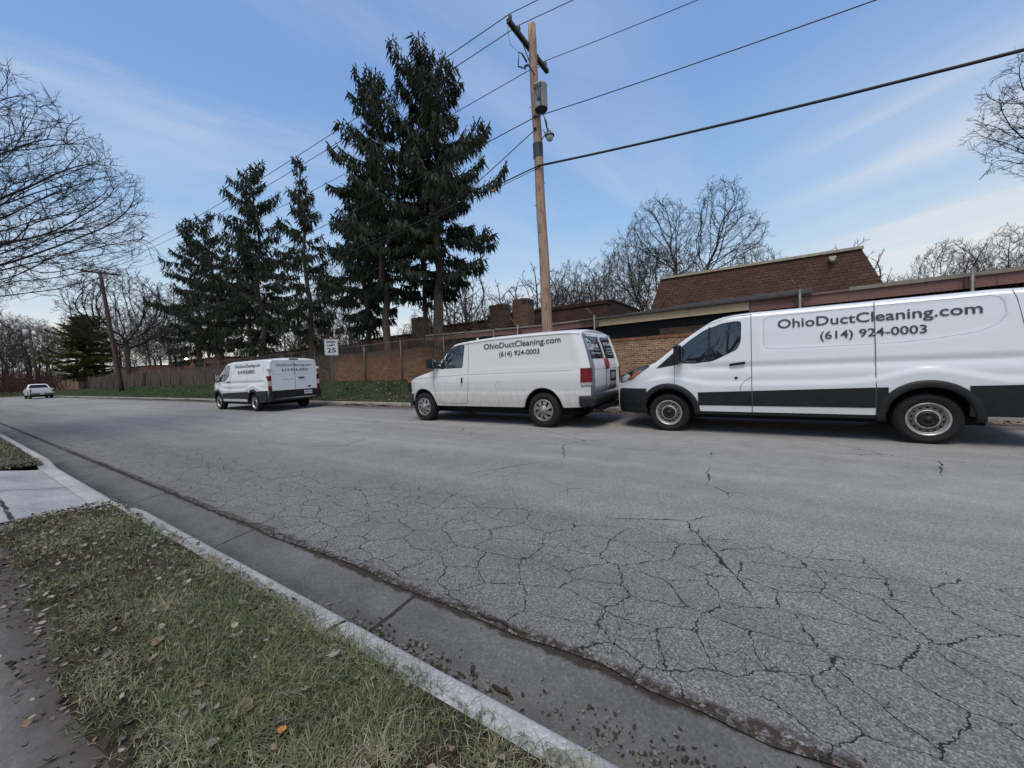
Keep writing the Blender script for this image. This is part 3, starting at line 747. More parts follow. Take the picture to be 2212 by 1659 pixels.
def make_wheel(root, x, y, side, r, w, kind, rimr):
    """side -1 = towards the street.  wheel > tyre, rim, hub_cap"""
    wl = empty('wheel', (x, y, r-.012), 0, root)
    f = side                                             # outward direction along y
    mb = MB()
    sec = [(rimr*.99, -.5*w+.02), (rimr+.02, -.5*w+.004), (r-.055, -.5*w-.006), (r-.018, -.5*w+.012), (r-.003, -.5*w+.035)]
    prof = [(a, -b) for a, b in sec]                     # outer sidewall first
    n = 5
    prof = prof+[(r, w*.5-.06), (r-.009, w*.26), (r-.009, w*.24), (r, w*.22), (r, w*.03), (r-.009, w*.01), (r-.009, -w*.01), (r, -w*.03), (r, -w*.22), (r-.009, -w*.24), (r-.009, -w*.26), (r, -w*.5+.06)]+[(a, b) for a, b in reversed(sec)]
    mb.lathe([(a, f*b) for a, b in prof], 48, 'y'); mb.build('tyre', TYRE, wl, autosm=.6)
    o_ = w*.5-.01
    if kind == 'steel':
        mb = MB(); R0 = rimr
        mb.lathe([(R0-.006, f*(o_-.001)), (R0+.012, f*(o_+.006)), (R0+.004, f*(o_+.010)), (R0-.012, f*(o_-.004)), (R0-.020, f*(o_-.030)), (R0-.030, f*(o_-.038))], 48, 'y', m=0)
        # dish ring with hand holes
        K = 14; r1, r2 = R0-.030, R0*.60
        for k in range(K):
            a0 = 2*PI*k/K; da = 2*PI/K
            def pt(rr, a, d): return (rr*math.cos(a), f*(o_-d), rr*math.sin(a))
            hr0, hr1 = lerp(r1, r2, .30), lerp(r1, r2, .62); q0, q1 = a0+da*.30, a0+da*.70
            ring = lambda rr: .038-.018*((r1-rr)/(r1-r2))
            rs = [r1, hr0, hr1, r2]; As = [a0, q0, q1, a0+da]
            for i in range(3):
                for j in range(3):
                    if i == 1 and j == 1: continue
                    mb.add([pt(rs[i], As[j], ring(rs[i])), pt(rs[i], As[j+1], ring(rs[i])), pt(rs[i+1], As[j+1], ring(rs[i+1])), pt(rs[i+1], As[j], ring(rs[i+1]))], [(0,1,2,3)], 2, False)
        mb.lathe([(r2, f*(o_-.020)), (r2-.006, f*(o_-.006)), (r2-.016, f*(o_-.004)), (r2-.022, f*(o_-.014))], 40, 'y')
        mb.lathe([(R0-.01, f*(o_-.09)), (.02, f*(o_-.09))], 24, 'y', m=1)
        mb.build('rim', [STEEL, DARK, DISH], wl)
        mb = MB(); mb.lathe([(r2-.018, f*(o_-.016)), (r2-.03, f*(o_+.006)), (r2*.62, f*(o_+.014)), (r2*.52, f*(o_+.002)), (r2*.30, f*(o_+.004)), (r2*.27, f*(o_+.022)), (.001, f*(o_+.026))], 32, 'y')
        for k in range(5):
            a = 2*PI*k/5+.3; cx, cz = r2*.60*math.cos(a), r2*.60*math.sin(a)
            mb.lathe([(.014, f*(o_+.004)), (.014, f*(o_+.022)), (.001, f*(o_+.026))], 8, 'y', o=(cx, 0, cz))
        mb.build('hub_cap', BLK, wl)
    else:
        mb = MB(); R0 = rimr
        mb.lathe([(R0+.010, f*(o_+.004)), (R0+.004, f*(o_+.012)), (R0-.016, f*(o_+.010)), (R0-.026, f*(o_-.006))], 48, 'y', m=0)
        mb.lathe([(R0-.02, f*(o_-.03)), (.02, f*(o_-.028))], 32, 'y', m=1)
        K = 8
        for k in range(K):                                # swept fan blades
            a = 2*PI*k/K
            def pt(rr, aa, d): return (rr*math.cos(aa), f*(o_+d), rr*math.sin(aa))
            ro, ri = R0-.018, R0*.42
            q = [(ri, a-.02, .026), (ri, a+.62, .022), (lerp(ri, ro, .55), a+.72, .016), (ro, a+.80, .002), (ro, a+.30, .008), (lerp(ri, ro, .5), a+.22, .022)]
            vs = [pt(*u) for u in q]+[(p[0], p[1]-f*.02, p[2]) for p in [pt(*u) for u in q]]
            mb.add(vs, [tuple(range(6)), tuple(range(11, 5, -1))]+[(i, (i+1)%6, 6+(i+1)%6, 6+i) for i in range(6)], 0)
        mb.build('rim', [COVER, DARK], wl)
        mb = MB(); mb.lathe([(R0*.46, f*(o_+.012)), (R0*.44, f*(o_+.030)), (R0*.36, f*(o_+.034)), (R0*.30, f*(o_+.052)), (.001, f*(o_+.058))], 32, 'y')
        for k in range(8):
            a = 2*PI*k/8+.2; mb.lathe([(.011, f*(o_+.03)), (.011, f*(o_+.046)), (.001, f*(o_+.050))], 6, 'y', o=(R0*.40*math.cos(a)*1.0, 0, R0*.40*math.sin(a)))
        mb.build('hub_cap', COVER, wl)
    return wl
def flare(mb, fn, wx, wz, r0, r1, a0, a1, off=.035, K=28, zb=None, lip=True):
    """black arch moulding between radii r0 and r1"""
    prof = [(r1, -.004), (r1, .010), (lerp(r1, r0, .25), off*.8), (lerp(r1, r0, .75), off), (r0, off*.8), (r0, -.03)]
    vs = []; n = len(prof)
    for k in range(K+1):
        a = lerp(a0, a1, k/K)
        for rr, of in prof:
            vs.append(fn(wx+rr*math.cos(a), wz+rr*math.sin(a), of))
    fs = [(i*n+j, (i+1)*n+j, (i+1)*n+j+1, i*n+j+1) for i in range(K) for j in range(n-1)]
    fs += [tuple(range(n)), tuple(range(K*n+n-1, K*n-1, -1))]
    mb.add(vs, fs, 0, True)
def side_band(mb, fn, x0, x1, zlo, zhi, off, m=0, dx=.06, nz=4, lip=True):
    xs = frange(x0, x1, dx); vs = []; n = nz+3
    for x in xs:
        a, b = zlo(x), zhi(x)
        vs.append(fn(x, a, -.004))
        for j in range(nz+1): vs.append(fn(x, lerp(a, b, j/nz), off))
        vs.append(fn(x, b, -.004))
    fs = [(i*n+j, (i+1)*n+j, (i+1)*n+j+1, i*n+j+1) for i in range(len(xs)-1) for j in range(n-1)]
    mb.add(vs, fs, m, False)
# ------------------------------------------------------------------ the newer low-roof cargo vans
class Modern(Shape):
    crown = .055; R = .455; rear = 4.50; front = -1.02
    wheels = ((0, .35), (3.33, .35))
    def zt(s, x): return interp([(-1.02, .86), (-1.005, .93), (-.97, .99), (-.90, 1.05), (-.78, 1.105), (-.62, 1.17), (-.42, 1.245), (-.26, 1.30), (-.22, 1.325), (.0, 1.50), (.25, 1.695), (.50, 1.87), (.62, 1.945), (.74, 2.005), (.88, 2.045), (1.05, 2.068), (1.3, 2.08), (4.0, 2.075), (4.3, 2.06), (4.42, 2.04), (4.48, 2.01), (4.50, 1.98)], x)
    def zb(s, x): return interp([(-1.02, .42), (-.9, .40), (-.6, .40), (-.45, .40), (.45, .37), (3.8, .38), (4.5, .40)], x)
    def rr(s, x): return interp([(-1.02, .03), (-.9, .06), (-.3, .08), (.3, .09), (1.2, .10), (4.2, .10), (4.5, .06)], x)
    def recess(s, x, z):
        # cargo panel pressed into the side, with its lower edge sweeping up at the rear
        zl = interp([(1.4, 1.415), (2.9, 1.40), (3.4, 1.43), (3.8, 1.50), (4.05, 1.62)], x)
        d = sd_rrect(x, z, 1.45, 4.03, 1.40, 1.935, .09); d = max(d, zl-z)
        return -.011*(1-smooth01((d+.018)/.036))
    def wf(s, x, z):
        w = interp([(.3, .985), (.5, 1.005), (.72, 1.018), (1.0, 1.022), (1.16, 1.012), (1.3, .995), (1.42, .985), (1.7, .957), (1.95, .918), (2.1, .885)], z)
        # belt hollow and lower swage
        w += -.026*math.exp(-((z-1.14)/.050)**2)*smooth01((x-.05)/.8)*smooth01((4.45-x)/.4)
        zc = .86+.17*math.exp(-((x-3.33)/.50)**2)+.13*math.exp(-(x/.44)**2)
        w += .024*(1-smooth01((z-zc+.02)/.05))*smooth01((x+.5)/.4)
        w += s.recess(x, z)
        d = x+1.02
        w -= .34*max(0, 1-d/1.0)**2.6
        if z > 1.25: w -= .10*smooth01((1.0-x)/1.2)*smooth01((z-1.25)/.6)   # cab narrows to the windscreen
        d = 4.50-x
        w -= .06*max(0, 1-d/.11)**2
        return w
MOD = Modern()
def make_modern(name, label, loc, variant):
    s = MOD; root = empty(name, loc); tag(root, label, 'van')
    fnL, fnR = s.L(), s.Rr()
    door = [(.12, 1.19), (.115, .80), (.32, .68), (.50, .46), (.56, .36), (1.305, .38), (1.30, 1.99), (.98, 1.985), (.60, 1.86), (.14, 1.52)]
    slid = [(1.305, .385), (2.81, .385), (2.80, 2.0), (1.30, 2.0)]
    def parts(x, z, side):
        if pip((x, z), door): return 1 if side < 0 else 2
        return 0
    xs = frange(-1.02, -.9, .012)+frange(-.88, -.2, .03)+frange(-.17, 4.36, .0302)+frange(4.385, 4.5, .0125)
    objs = s.hull(xs, 46, parts, [('body', PAINT3), ('door', PAINT3), ('door', PAINT3)], root)
    ctop = lambda x: interp([(-1., .795), (-.5, .775), (.5, .715), (1.3, .738), (2.8, .782), (3.9, .80), (4.5, .815)], x)
    # black lower cladding, in pieces between the wheels
    for fn in (fnL, fnR):
        for a, b, lo, of in ((.50, 1.297, .492, .014), (1.309, 2.797, .492, .014), (2.809, 2.93, .44, .014), (3.70, 4.47, .40, .016)):
            mb = MB(); side_band(mb, fn, a, b, lambda x: lo, ctop, of); mb.build('side_cladding', BLK, root)
        mb = MB(); side_band(mb, fn, .52, 2.88, lambda x: .335, lambda x: .385, .004); mb.build('sill_skirt', BLK, root)
        for a, b in ((.515, 1.297), (1.309, 2.80), (2.812, 2.895)):
            mb = MB(); side_band(mb, fn, a, b, lambda x: .388, lambda x: .488, .008); mb.build('sill', PAINT3, root)
    for wx in (0, 3.33):
        for fn in (fnL, fnR):
            mb = MB(); flare(mb, fn, wx, .35, s.R-.022, s.R+.075, -.06, PI+.10 if wx else PI-.02, .032); mb.build('arch_moulding', BLK, root)
    # front bumper: lower black wrap
    mb = MB(); n = 26; vs = []; rows = [(.30, -.10), (.30, -.02), (.34, .012), (.40, .020), (.43, .018), (.435, .026), (.55, .030), (.70, .024), (.765, .016), (.785, .006), (.79, -.02)]
    for k in range(2*n+1):
        q = k/n-1; side = -1 if q < 0 else 1; u = abs(q)
        for z, of in rows:
            if u > .55:
                x = lerp(-.955, -.385, (u-.55)/.45); p = s.S(side, x, max(z, .42), of)
                vs.append((p[0], p[1], z))
            else:
                yy = u/.55; w_ = s.wf(-.955, .6)
                vs.append((-1.0-of-.045*(1-yy**2)+.045*yy**6, side*w_*yy, z))
    m = len(rows); mb.add(vs, [(i*m+j, (i+1)*m+j, (i+1)*m+j+1, i*m+j+1) for i in range(2*n) for j in range(m-1)], 0, True)
    mb.build('front_bumper', BLK, root)
    # grille
    mb = MB()
    for k in range(5): mb.box(-1.062, -1.02, -.42, .42, .835+.045*k-.02, .855+.045*k-.02)
    mb.box(-1.035, -1.0, -.45, .45, .80, 1.03); mb.build('grille', BLK, root)
    # headlights
    for side in (-1, 1):
        fn = lambda x, z, of=0., sd=side: s.S(sd, x, z, of)
        hp = roundpoly([(-.955, .885), (-.72, .945), (-.33, 1.20), (-.30, 1.232), (-.52, 1.19), (-.80, 1.075), (-.93, .99)], .035)
        mb = MB(); mb.star(densify(hp, .03), fn, .010, m=0); hl = mb.build('headlight', GLS, root)
        mb = MB(); mb.star(densify(roundpoly([(-.90, .91), (-.78, .925), (-.70, 1.02), (-.76, 1.065), (-.88, 1.0)], .02), .03), fn, .014, rings=3, m=0); mb.build('lamp_lens', CLEAR, hl)
        mb = MB(); mb.star(densify(roundpoly([(-.74, .94), (-.68, .955), (-.48, 1.10), (-.50, 1.13), (-.60, 1.10)], .02), .03), fn, .015, rings=3, m=0); mb.build('indicator_lens', AMBER, hl)
        # side window, quarter triangle
        wp = roundpoly([(.235, 1.232), (.45, 1.222), (.74, 1.252), (1.10, 1.43), (1.155, 1.56), (1.165, 1.885), (1.10, 1.905), (.88, 1.885), (.60, 1.79), (.36, 1.63), (.205, 1.50)], .05)
        mb = MB(); mb.star(densify([(x*1.0, z) for x, z in wp], .05), fn, .004, m=0, rim=False); fr = mb.build('window_frame', BLK, root)
        c = (.72, 1.55); wi = [(c[0]+(x-c[0])*.965, c[1]+(z-c[1])*.94) for x, z in wp]
        mb = MB(); mb.star(densify(wi, .05), fn, .007, m=0, rim=False, c=c); mb.build('side_window', GLS, root)
        mb = MB(); seam_line(mb, fn, [(.67, 1.245), (.69, 1.835)], .030, .010); mb.build('window_bar', BLK, root)
        mb = MB(); mb.star(densify([(-.20, 1.155), (.185, 1.215), (.175, 1.475), (.155, 1.475)], .04), fn, .005, rings=4, m=0, rim=False, c=(.08, 1.25)); mb.build('corner_trim', BLK, root)
        # door handle, lock, fuel/step seam
        mb = MB(); mb.prism(roundpoly([(.985, 1.165), (1.215, 1.190), (1.215, 1.222), (.985, 1.197)], .014), lambda x, z, of: fn(x, z, .012+of), .022)
        mb.prism([(1.0, 1.178), (1.03, 1.18), (1.03, 1.195), (1.0, 1.19)], lambda x, z, of: fn(x, z, of), .016); mb.prism([(1.17, 1.19), (1.2, 1.192), (1.2, 1.21), (1.17, 1.21)], lambda x, z, of: fn(x, z, of), .016)
        mb.build('door_handle', BLK, root)
        mb = MB(); mb.star([(1.08+.024*math.cos(a*PI/6), .955+.024*math.sin(a*PI/6)) for a in range(12)], fn, .006, rings=2); mb.build('door_lock', BLK, root)
        sm = SB()
        seam_line(sm, fn, [(.14, 1.52), (.12, 1.19), (.115, .82)], .008); seam_line(sm, fn, [(1.302, .385), (1.302, .95)], .008, .016); seam_line(sm, fn, [(1.302, .735), (1.302, 2.0)], .009, .005)
        seam_line(sm, fn, [(1.30, .965), (1.20, .90), (1.14, .82), (1.135, .735)], .007)
        seam_line(sm, fn, [(1.302, 1.99), (1.0, 1.985), (.62, 1.875), (.40, 1.74)], .007)
        seam_line(sm, fn, [(2.803, .39), (2.803, .79)], .008, .018); seam_line(sm, fn, [(2.803, .79), (2.803, 2.01)], .009, .011)
        seam_line(sm, fn, [(4.085, 2.0), (4.12, 1.88), (4.17, 1.50), (4.24, 1.46)], .006)
        gm = SB(); seam_line(gm, fn, [(1.475, 1.47), (1.475, 1.86), (1.50, 1.91), (1.56, 1.93), (2.8, 1.945), (3.9, 1.945), (3.98, 1.92), (4.02, 1.85), (4.03, 1.72)], .007, .006); seam_line(gm, fn, [(4.03, 1.70), (3.97, 1.59), (3.80, 1.50), (3.40, 1.435), (2.9, 1.405), (1.60, 1.41), (1.50, 1.43), (1.475, 1.47)], .006, .005); gm.build('pressed_panel', GROOVE, root)
        sm.build('panel_gap', SEAM, root)
        # mirror
        mb = MB(); fx = side
        def mir(x0, x1, z0, z1, yo, d):
            prof = rrect(z0, z1, x0, x1, .03, 3)
            A = [(b, fx*(yo), a) for a, b in prof]; B = [(b+.02, fx*(yo+d*.5), a) for a, b in prof]; Cc = [(lerp(b, (x0+x1)/2, .25)+.01, fx*(yo+d), lerp(a, (z0+z1)/2, .12)) for a, b in prof]
            k = len(prof); mb.add(A+B+Cc, [tuple(range(k))]+[(i, (i+1)%k, k+(i+1)%k, k+i) for i in range(k)]+[(k+i, k+(i+1)%k, 2*k+(i+1)%k, 2*k+i) for i in range(k)]+[tuple(range(3*k-1, 2*k-1, -1))], 0, True)
        mir(.12, .24, 1.235, 1.56, 1.02, .20)
        mb.tube([(.22, fx*.95, 1.28), (.20, fx*1.05, 1.26)], [.04, .035], 8); mb.build('wing_mirror', BLK, root, autosm=.7)
        mb = MB(); mb.add([(.262, fx*(1.04+a), z) for a, z in rrect(0, .15, 1.27, 1.53, .03, 3)], [tuple(range(16))]); mb.build('mirror_glass', MIRR, root)
    # windscreen
    mb = MB(); N1, N2 = 10, 8
    vs = [s.T(lerp(-.20, .66, i/N1), lerp(-.93, .93, j/N2), .006) for i in range(N1+1) for j in range(N2+1)]
    mb.add(vs, [(i*(N2+1)+j, (i+1)*(N2+1)+j, (i+1)*(N2+1)+j+1, i*(N2+1)+j+1) for i in range(N1) for j in range(N2)], 0, True)
    mb.build('windscreen', GLS, root)
    mb = MB()
    for y0 in (-.55, .15): mb.tube([s.T(-.18, y0, .02), s.T(-.02, y0+.35, .022), s.T(.06, y0+.62, .02)], .010, 5)
    mb.build('wiper', BLK, root)
    # wheels
    for x in (0, 3.33):
        for sd in (-1, 1): make_wheel(root, x, sd*(.895), sd, .352, .225, 'steel', .216)
    # rear
    F = lambda y, z, of=0.: (4.502+of-.02*smooth01((z-1.5)/.5)*0, y, z)
    for side in (-1, 1):
        a, b = (-.925, -.004) if side < 0 else (.004, .925)
        dp = [(a, .50), (b, .50), (b, 1.975), (a+.12 if side < 0 else b, 1.975), (a+.06 if side < 0 else b, 1.93), (a+.02, 1.4)] if side < 0 else [(a, .50), (b, .50), (b-.02, 1.4), (b-.06, 1.93), (b-.12, 1.975), (a, 1.975)]
        mb = MB(); mb.prism(roundpoly(dp, .02, 2), lambda u, v, of: F(u, v, of), .016)
        d = mb.build('rear_door', PAINT3, root)
        # upper pressed panel as a raised frame moulding
        mb = MB(); ip = rrect(a+.09 if side < 0 else a+.012, b-.012 if side < 0 else b-.09, 1.42, 1.90, (.10, .02, .02, .05) if side < 0 else (.02, .10, .05, .02), 5)
        seam_line(mb, lambda u, v, of=0: F(u, v, .016+of), ip, .014, .002, True); mb.build('pressed_panel', simple('panel_shade', (.50,.52,.54), (.42,.43,.45), 5, .5), d)
        mb = MB(); mb.prism([(a, .505), (b, .505), (b, .80), (a, .80)], lambda u, v, of: F(u, v, .016+of), .010); mb.build('lower_cladding', BLK, d)
        # tail light
        tl = MB(); sd = side
        y0, y1 = (-.995, -.875) if side < 0 else (.875, .995)
        def box(z0, z1, m): tl.box(4.36, 4.528, y0, y1, z0, z1, m, bev=.008)
        box(.815, .98, 0); box(.984, 1.17, 1); box(1.174, 1.37, 0)
        tl.box(4.355, 4.52, y0-.004*(side < 0)-.0, y1, .80, .812, 2); tl.build('tail_light', [RED, CLEAR, BLK], root)
        mb = MB(); mb.box(4.40, 4.56, y0-.01, y1, 1.60, 1.68, 0, bev=.015); mb.build('door_hinge', PAINT3, root)
        mb = MB(); mb.box(4.42, 4.60, y0+.03*(side > 0)+.0, y1-.03*(side < 0), .705, .785, 0, bev=.03); mb.build('reflector', simple('white_tape', (.7,.7,.7), (.6,.6,.6), 5, .5), root)
    mb = MB(); mb.box(4.514, 4.524, -.003, .003, .5, 1.98); mb.build('door_gap', SEAM, root)
    mb = MB(); mb.box(4.40, 4.66, -.98, .98, .40, .475, 0, bev=.03); mb.box(4.36, 4.60, -1.0, -.80, .40, .80, 0, bev=.03); mb.box(4.36, 4.60, .80, 1.0, .40, .80, 0, bev=.03); mb.build('rear_bumper', BLK, root)
    for a in (-.62, .58): mb = MB(); mb.box(4.655, 4.664, a, a+.14, .415, .445, 0); mb.build('bumper_reflector', RED, root)
    mb = MB(); mb.box(4.46, 4.53, -.17, .17, 1.985, 2.03, 0, bev=.012); mb.build('brake_light', simple('dark_red_lens', (.10,.01,.012), (.06,.006,.008), 9, .2), root)
    mb = MB(); mb.prism(roundpoly([(.13, 1.245), (.37, 1.245), (.37, 1.29), (.13, 1.29)], .02), lambda u, v, of: F(u, v, .016+of), .03); mb.build('rear_handle', BLK, root)
    mb = MB(); mb.prism([(.56+.07*math.cos(a*PI/12), .905+.030*math.sin(a*PI/12)) for a in range(24)], lambda u, v, of: F(u, v, .016+of), .010)
    em = mb.build('oval_badge', simple('badge_blue', (.02,.03,.07), (.015,.02,.05), 9, .25), root)
    mb = MB(); mb.prism([(.33, .60), (.65, .60), (.65, .755), (.33, .755)], lambda u, v, of: F(u, v, .028+of), .006); pl = mb.build('number_plate', PLATE, root)
    mb = MB(); text_on(mb, 'PMP 5701', lambda u, v, of=0: F(u, v, .035+of), .355, .64, .27, .065, .012, .001); mb.add([F(x, z, .0358) for x, z in ((.35, .735), (.63, .735), (.63, .750), (.35, .750))], [(0,1,2,3)]); mb.build('plate_lettering', PBLUE, pl)
    # lettering
    mb = MB()
    if variant == 'near':
        text_on(mb, 'OhioDuctCleaning.com', fnL, 1.662, 1.728, 2.17, .143, .016, .010); text_on(mb, '(614) 924-0003', fnL, 2.19, 1.515, 1.135, .118, .016, .010)
    else:
        text_on(mb, 'OhioDuctCleaning.com', fnL, 1.60, 1.755, 2.25, .135, .016, .010); text_on(mb, '614.924.0003', fnL, 1.95, 1.50, 1.45, .15, .016, .010)
        f2 = lambda u, v, of=0: F(u, v, .0165+of)
        text_on(mb, 'OhioDuctCleaning.com', f2, -.70, 1.73, 1.38, .105, .016, .004); text_on(mb, '614.924.0003', f2, -.48, 1.53, 1.02, .115, .016, .004)
        text_on(mb, 'TRANSIT 250', f2, -.52, 1.20, .44, .030, .008, .004)
    mb.build('lettering', LETTER, root)
    return root
van3 = make_modern('cargo_van', 'white low roof cargo van nearest the camera with large grey lettering and black lower trim', (-1.474, 8.435, 0), 'near')
van1 = make_modern('cargo_van', 'white low roof cargo van parked farthest left, rear doors lettered, beside the speed limit sign', (-20.13, 8.06, 0), 'far')
# ------------------------------------------------------------------ the older van in the middle
class Old(Shape):
    crown = .07; R = .475; wheels = ((0, .375), (3.56, .375)); rear = 4.60
    def zt(s, x): return interp([(-.69, .98), (-.68, 1.03), (-.655, 1.075), (-.61, 1.11), (-.52, 1.145), (-.35, 1.19), (.0, 1.275), (.30, 1.345), (.36, 1.37), (.50, 1.49), (.80, 1.765), (.98, 1.92), (1.05, 1.965), (1.14, 1.995), (1.35, 2.02), (2.2, 2.06), (3.2, 2.065), (4.2, 2.05), (4.5, 2.035), (4.57, 2.02), (4.60, 2.0)], x)
    def zb(s, x): return interp([(-.69, .64), (-.5, .62), (-.44, .44), (-.3, .41), (.5, .41), (3.9, .42), (4.6, .46)], x)
    def rr(s, x): return interp([(-.69, .02), (-.5, .05), (.3, .05), (1.1, .05), (4.3, .05), (4.6, .035)], x)
    def wf(s, x, z):
        w = interp([(.35, .955), (.55, .985), (.74, .992), (.76, .985), (1.0, .996), (1.165, .985), (1.18, .976), (1.3, .965), (1.6, .935), (1.95, .895)], z)
        w -= .005*math.exp(-((z-1.168)/.010)**2)+.006*math.exp(-((z-.748)/.012)**2)
        d = sd_rrect(x, z, 1.66, 4.30, 1.30, 1.86, .06); w -= .004*(1-smooth01((d+.012)/.024))
        w -= .22*max(0, 1-(x+.69)/.75)**2.6
        if z > 1.35: w -= .05*smooth01((1.3-x)/1.0)
        w -= .10*max(0, 1-(4.60-x)/.20)**2
        return w
    def deform(s, p):
        x, y, z = p
        k = smooth01((x-3.9)/.6)
        sh = .30*max(0, z-1.22)**1.15 if z > 1.22 else 0
        return (x-k*sh, y, z)
OLD = Old()
def make_old(loc):
    s = OLD; root = empty('panel_van', loc, math.radians(-.6)); tag(root, 'older dusty white van in the middle with lettered side and two dark rear windows', 'van')
    fnL, fnR = s.L(), s.Rr()
    door = [(.40, 1.40), (.40, .92), (.45, .74), (.52, .56), (.60, .47), (1.50, .47), (1.555, .9), (1.55, 1.95), (1.0, 1.94), (.96, 1.90)]
    parts = lambda x, z, sd: (1 if sd < 0 else 2) if pip((x, z), door) else 0
    xs = frange(-.69, -.60, .015)+frange(-.57, -.2, .03)+frange(-.17, 4.3, .0302)+frange(4.33, 4.60, .018)
    s.hull(xs, 46, parts, [('body', PAINT2), ('door', PAINT2), ('door', PAINT2)], root)
    mb = MB()                                            # roof rain gutter
    for sd in (-1, 1):
        mb.tube([s.deform((x, sd*(s.wf(x, s.ztop(x)-.05)+.004), s.ztop(x)-.045)) for x in frange(1.0, 4.57, .1)], .012, 6)
    mb.tube([s.deform((4.60+.006, y, s.ztop(4.6)-.02)) for y in frange(-.78, .78, .1)], .012, 6)
    mb.build('rain_gutter', PAINT2, root)
    # bumpers
    mb = MB(); vs = []; n = 20; rows = [(.36, -.02), (.40, .02), (.55, .035), (.68, .03), (.705, .0), (.705, -.08)]
    for k in range(2*n+1):
        q = k/n-1; sd = -1 if q < 0 else 1; u = abs(q)
        for z, of in rows:
            if u > .6: x = lerp(-.66, -.42, (u-.6)/.4); p = s.S(sd, x, .8, of+.01); vs.append((p[0], p[1], z))
            else: yy = u/.6; vs.append((-.70-of-.04*(1-yy**2), sd*(s.wf(-.66, .8)+.01)*yy, z))
    m = len(rows); mb.add(vs, [(i*m+j, (i+1)*m+j, (i+1)*m+j+1, i*m+j+1) for i in range(2*n) for j in range(m-1)], 0, True); mb.build('front_bumper', BLK2, root)
    mb = MB(); vs = []; rows = [(.455, -.02), (.47, .05), (.56, .10), (.62, .12), (.665, .10), (.675, .0)]
    for k in range(2*n+1):
        q = k/n-1; sd = -1 if q < 0 else 1; u = abs(q)
        for z, of in rows:
            if u > .72: p = s.S(sd, lerp(4.56, 4.40, (u-.72)/.28), .6, of*.35); vs.append((p[0]+of*.6*(1-(u-.72)/.28), p[1], z))
            else: yy = u/.72; vs.append((4.60+of, sd*(s.wf(4.56, .6)+.02)*yy, z))
    mb.add(vs, [(i*m+j, (i+1)*m+j, (i+1)*m+j+1, i*m+j+1) for i in range(2*n) for j in range(m-1)], 0, False); mb.build('rear_bumper', BLK2, root)
    mb = MB(); mb.box(4.35, 4.72, -.62, .62, .36, .44, 0, bev=.01); mb.box(4.60, 4.78, -.06, .06, .36, .42); mb.build('tow_bar', DARK, root)
    mb = MB()
    for k in range(4): mb.box(-.712, -.68, -.55, .55, .77+.075*k, .80+.075*k)
    mb.box(-.70, -.66, -.56, .56, .74, 1.06); mb.build('grille', BLK, root)
    for side in (-1, 1):
        fn = lambda x, z, of=0., sd=side: s.S(sd, x, z, of)
        mb = MB(); mb.box(-.705, -.60, side*.60 if side > 0 else -.86, .86 if side > 0 else -.60, .73, 1.10, 0, bev=.015); hl = mb.build('headlight', GLS, root)
        mb = MB(); mb.box(-.69, -.585, .80 if side > 0 else -.868, .868 if side > 0 else -.80, .99, 1.075, 0, bev=.01); mb.build('indicator_lens', AMBER, hl)
        wp = roundpoly([(.62, 1.335), (1.37, 1.335), (1.43, 1.88), (1.02, 1.885), (.96, 1.86)], .035)
        c = (1.05, 1.58)
        mb = MB(); mb.star(densify(wp, .05), fn, .003, m=0, rim=False, c=c); mb.build('window_frame', BLK, root)
        mb = MB(); mb.star(densify([(c[0]+(x-c[0])*.95, c[1]+(z-c[1])*.945) for x, z in wp], .05), fn, .006, m=0, rim=False, c=c); mb.build('side_window', GLS2, root)
        mb = MB(); mb.star([(.63, 1.335), (.74, 1.335), (.755, 1.62), (.745, 1.62)], fn, .010, rings=3, rim=False); mb.build('corner_trim', BLK, root)
        # mirror
        mb = MB(); fx = side
        prof = rrect(1.345, 1.60, .40, .56, .035, 4); k = len(prof)
        A = [(b, fx*1.03, a) for a, b in prof]; B = [(b-.02, fx*1.14, a) for a, b in prof]; Cc = [(lerp(b, .48, .3)-.03, fx*1.21, lerp(a, 1.47, .15)) for a, b in prof]
        mb.add(A+B+Cc, [tuple(range(k))]+[(i, (i+1)%k, k+(i+1)%k, k+i) for i in range(k)]+[(k+i, k+(i+1)%k, 2*k+(i+1)%k, 2*k+i) for i in range(k)]+[tuple(range(3*k-1, 2*k-1, -1))], 0, True)
        mb.tube([(.60, fx*.93, 1.38), (.52, fx*1.06, 1.39)], .035, 8); mb.tube([(.66, fx*.93, 1.46), (.54, fx*1.06, 1.50)], .022, 8); mb.build('wing_mirror', BLK, root, autosm=.7)
        mb = MB(); mb.add([(.562, fx*(1.045+a*.9), z) for a, z in rrect(0, .13, 1.37, 1.575, .025, 3)], [tuple(range(16))]); mb.build('mirror_glass', MIRR, root)
        mb = MB(); mb.prism(rrect(1.27, 1.40, .93, 1.105, .012, 2), lambda x, z, of: fn(x, z, of), .006); hd = mb.build('door_handle', PAINT2, root)
        mb = MB(); mb.prism(rrect(1.345, 1.385, .965, 1.095, .01, 2), lambda x, z, of: fn(x, z, .006+of), .014); mb.star([(1.36+.010*math.cos(a*PI/4), .895+.014*math.sin(a*PI/4)) for a in range(8)], fn, .004, rings=2); mb.build('handle_grip', BLK, hd)
        sm = SB()
        seam_line(sm, fn, [(.40, 1.42), (.40, .95), (.42, .84), (.47, .70), (.53, .56), (.60, .475), (1.50, .47), (1.515, .74), (1.555, .95), (1.555, 1.95)], .008)
        seam_line(sm, fn, [(-.5, 1.085), (.40, 1.125)], .005); seam_line(sm, fn, [(.42, 1.135), (1.55, 1.168), (4.44, 1.185)], .005)
        seam_line(sm, fn, [(1.55, 1.95), (1.02, 1.95), (.93, 1.88)], .006)
        sm.build('panel_gap', SEAM, root)
        sm = SB()
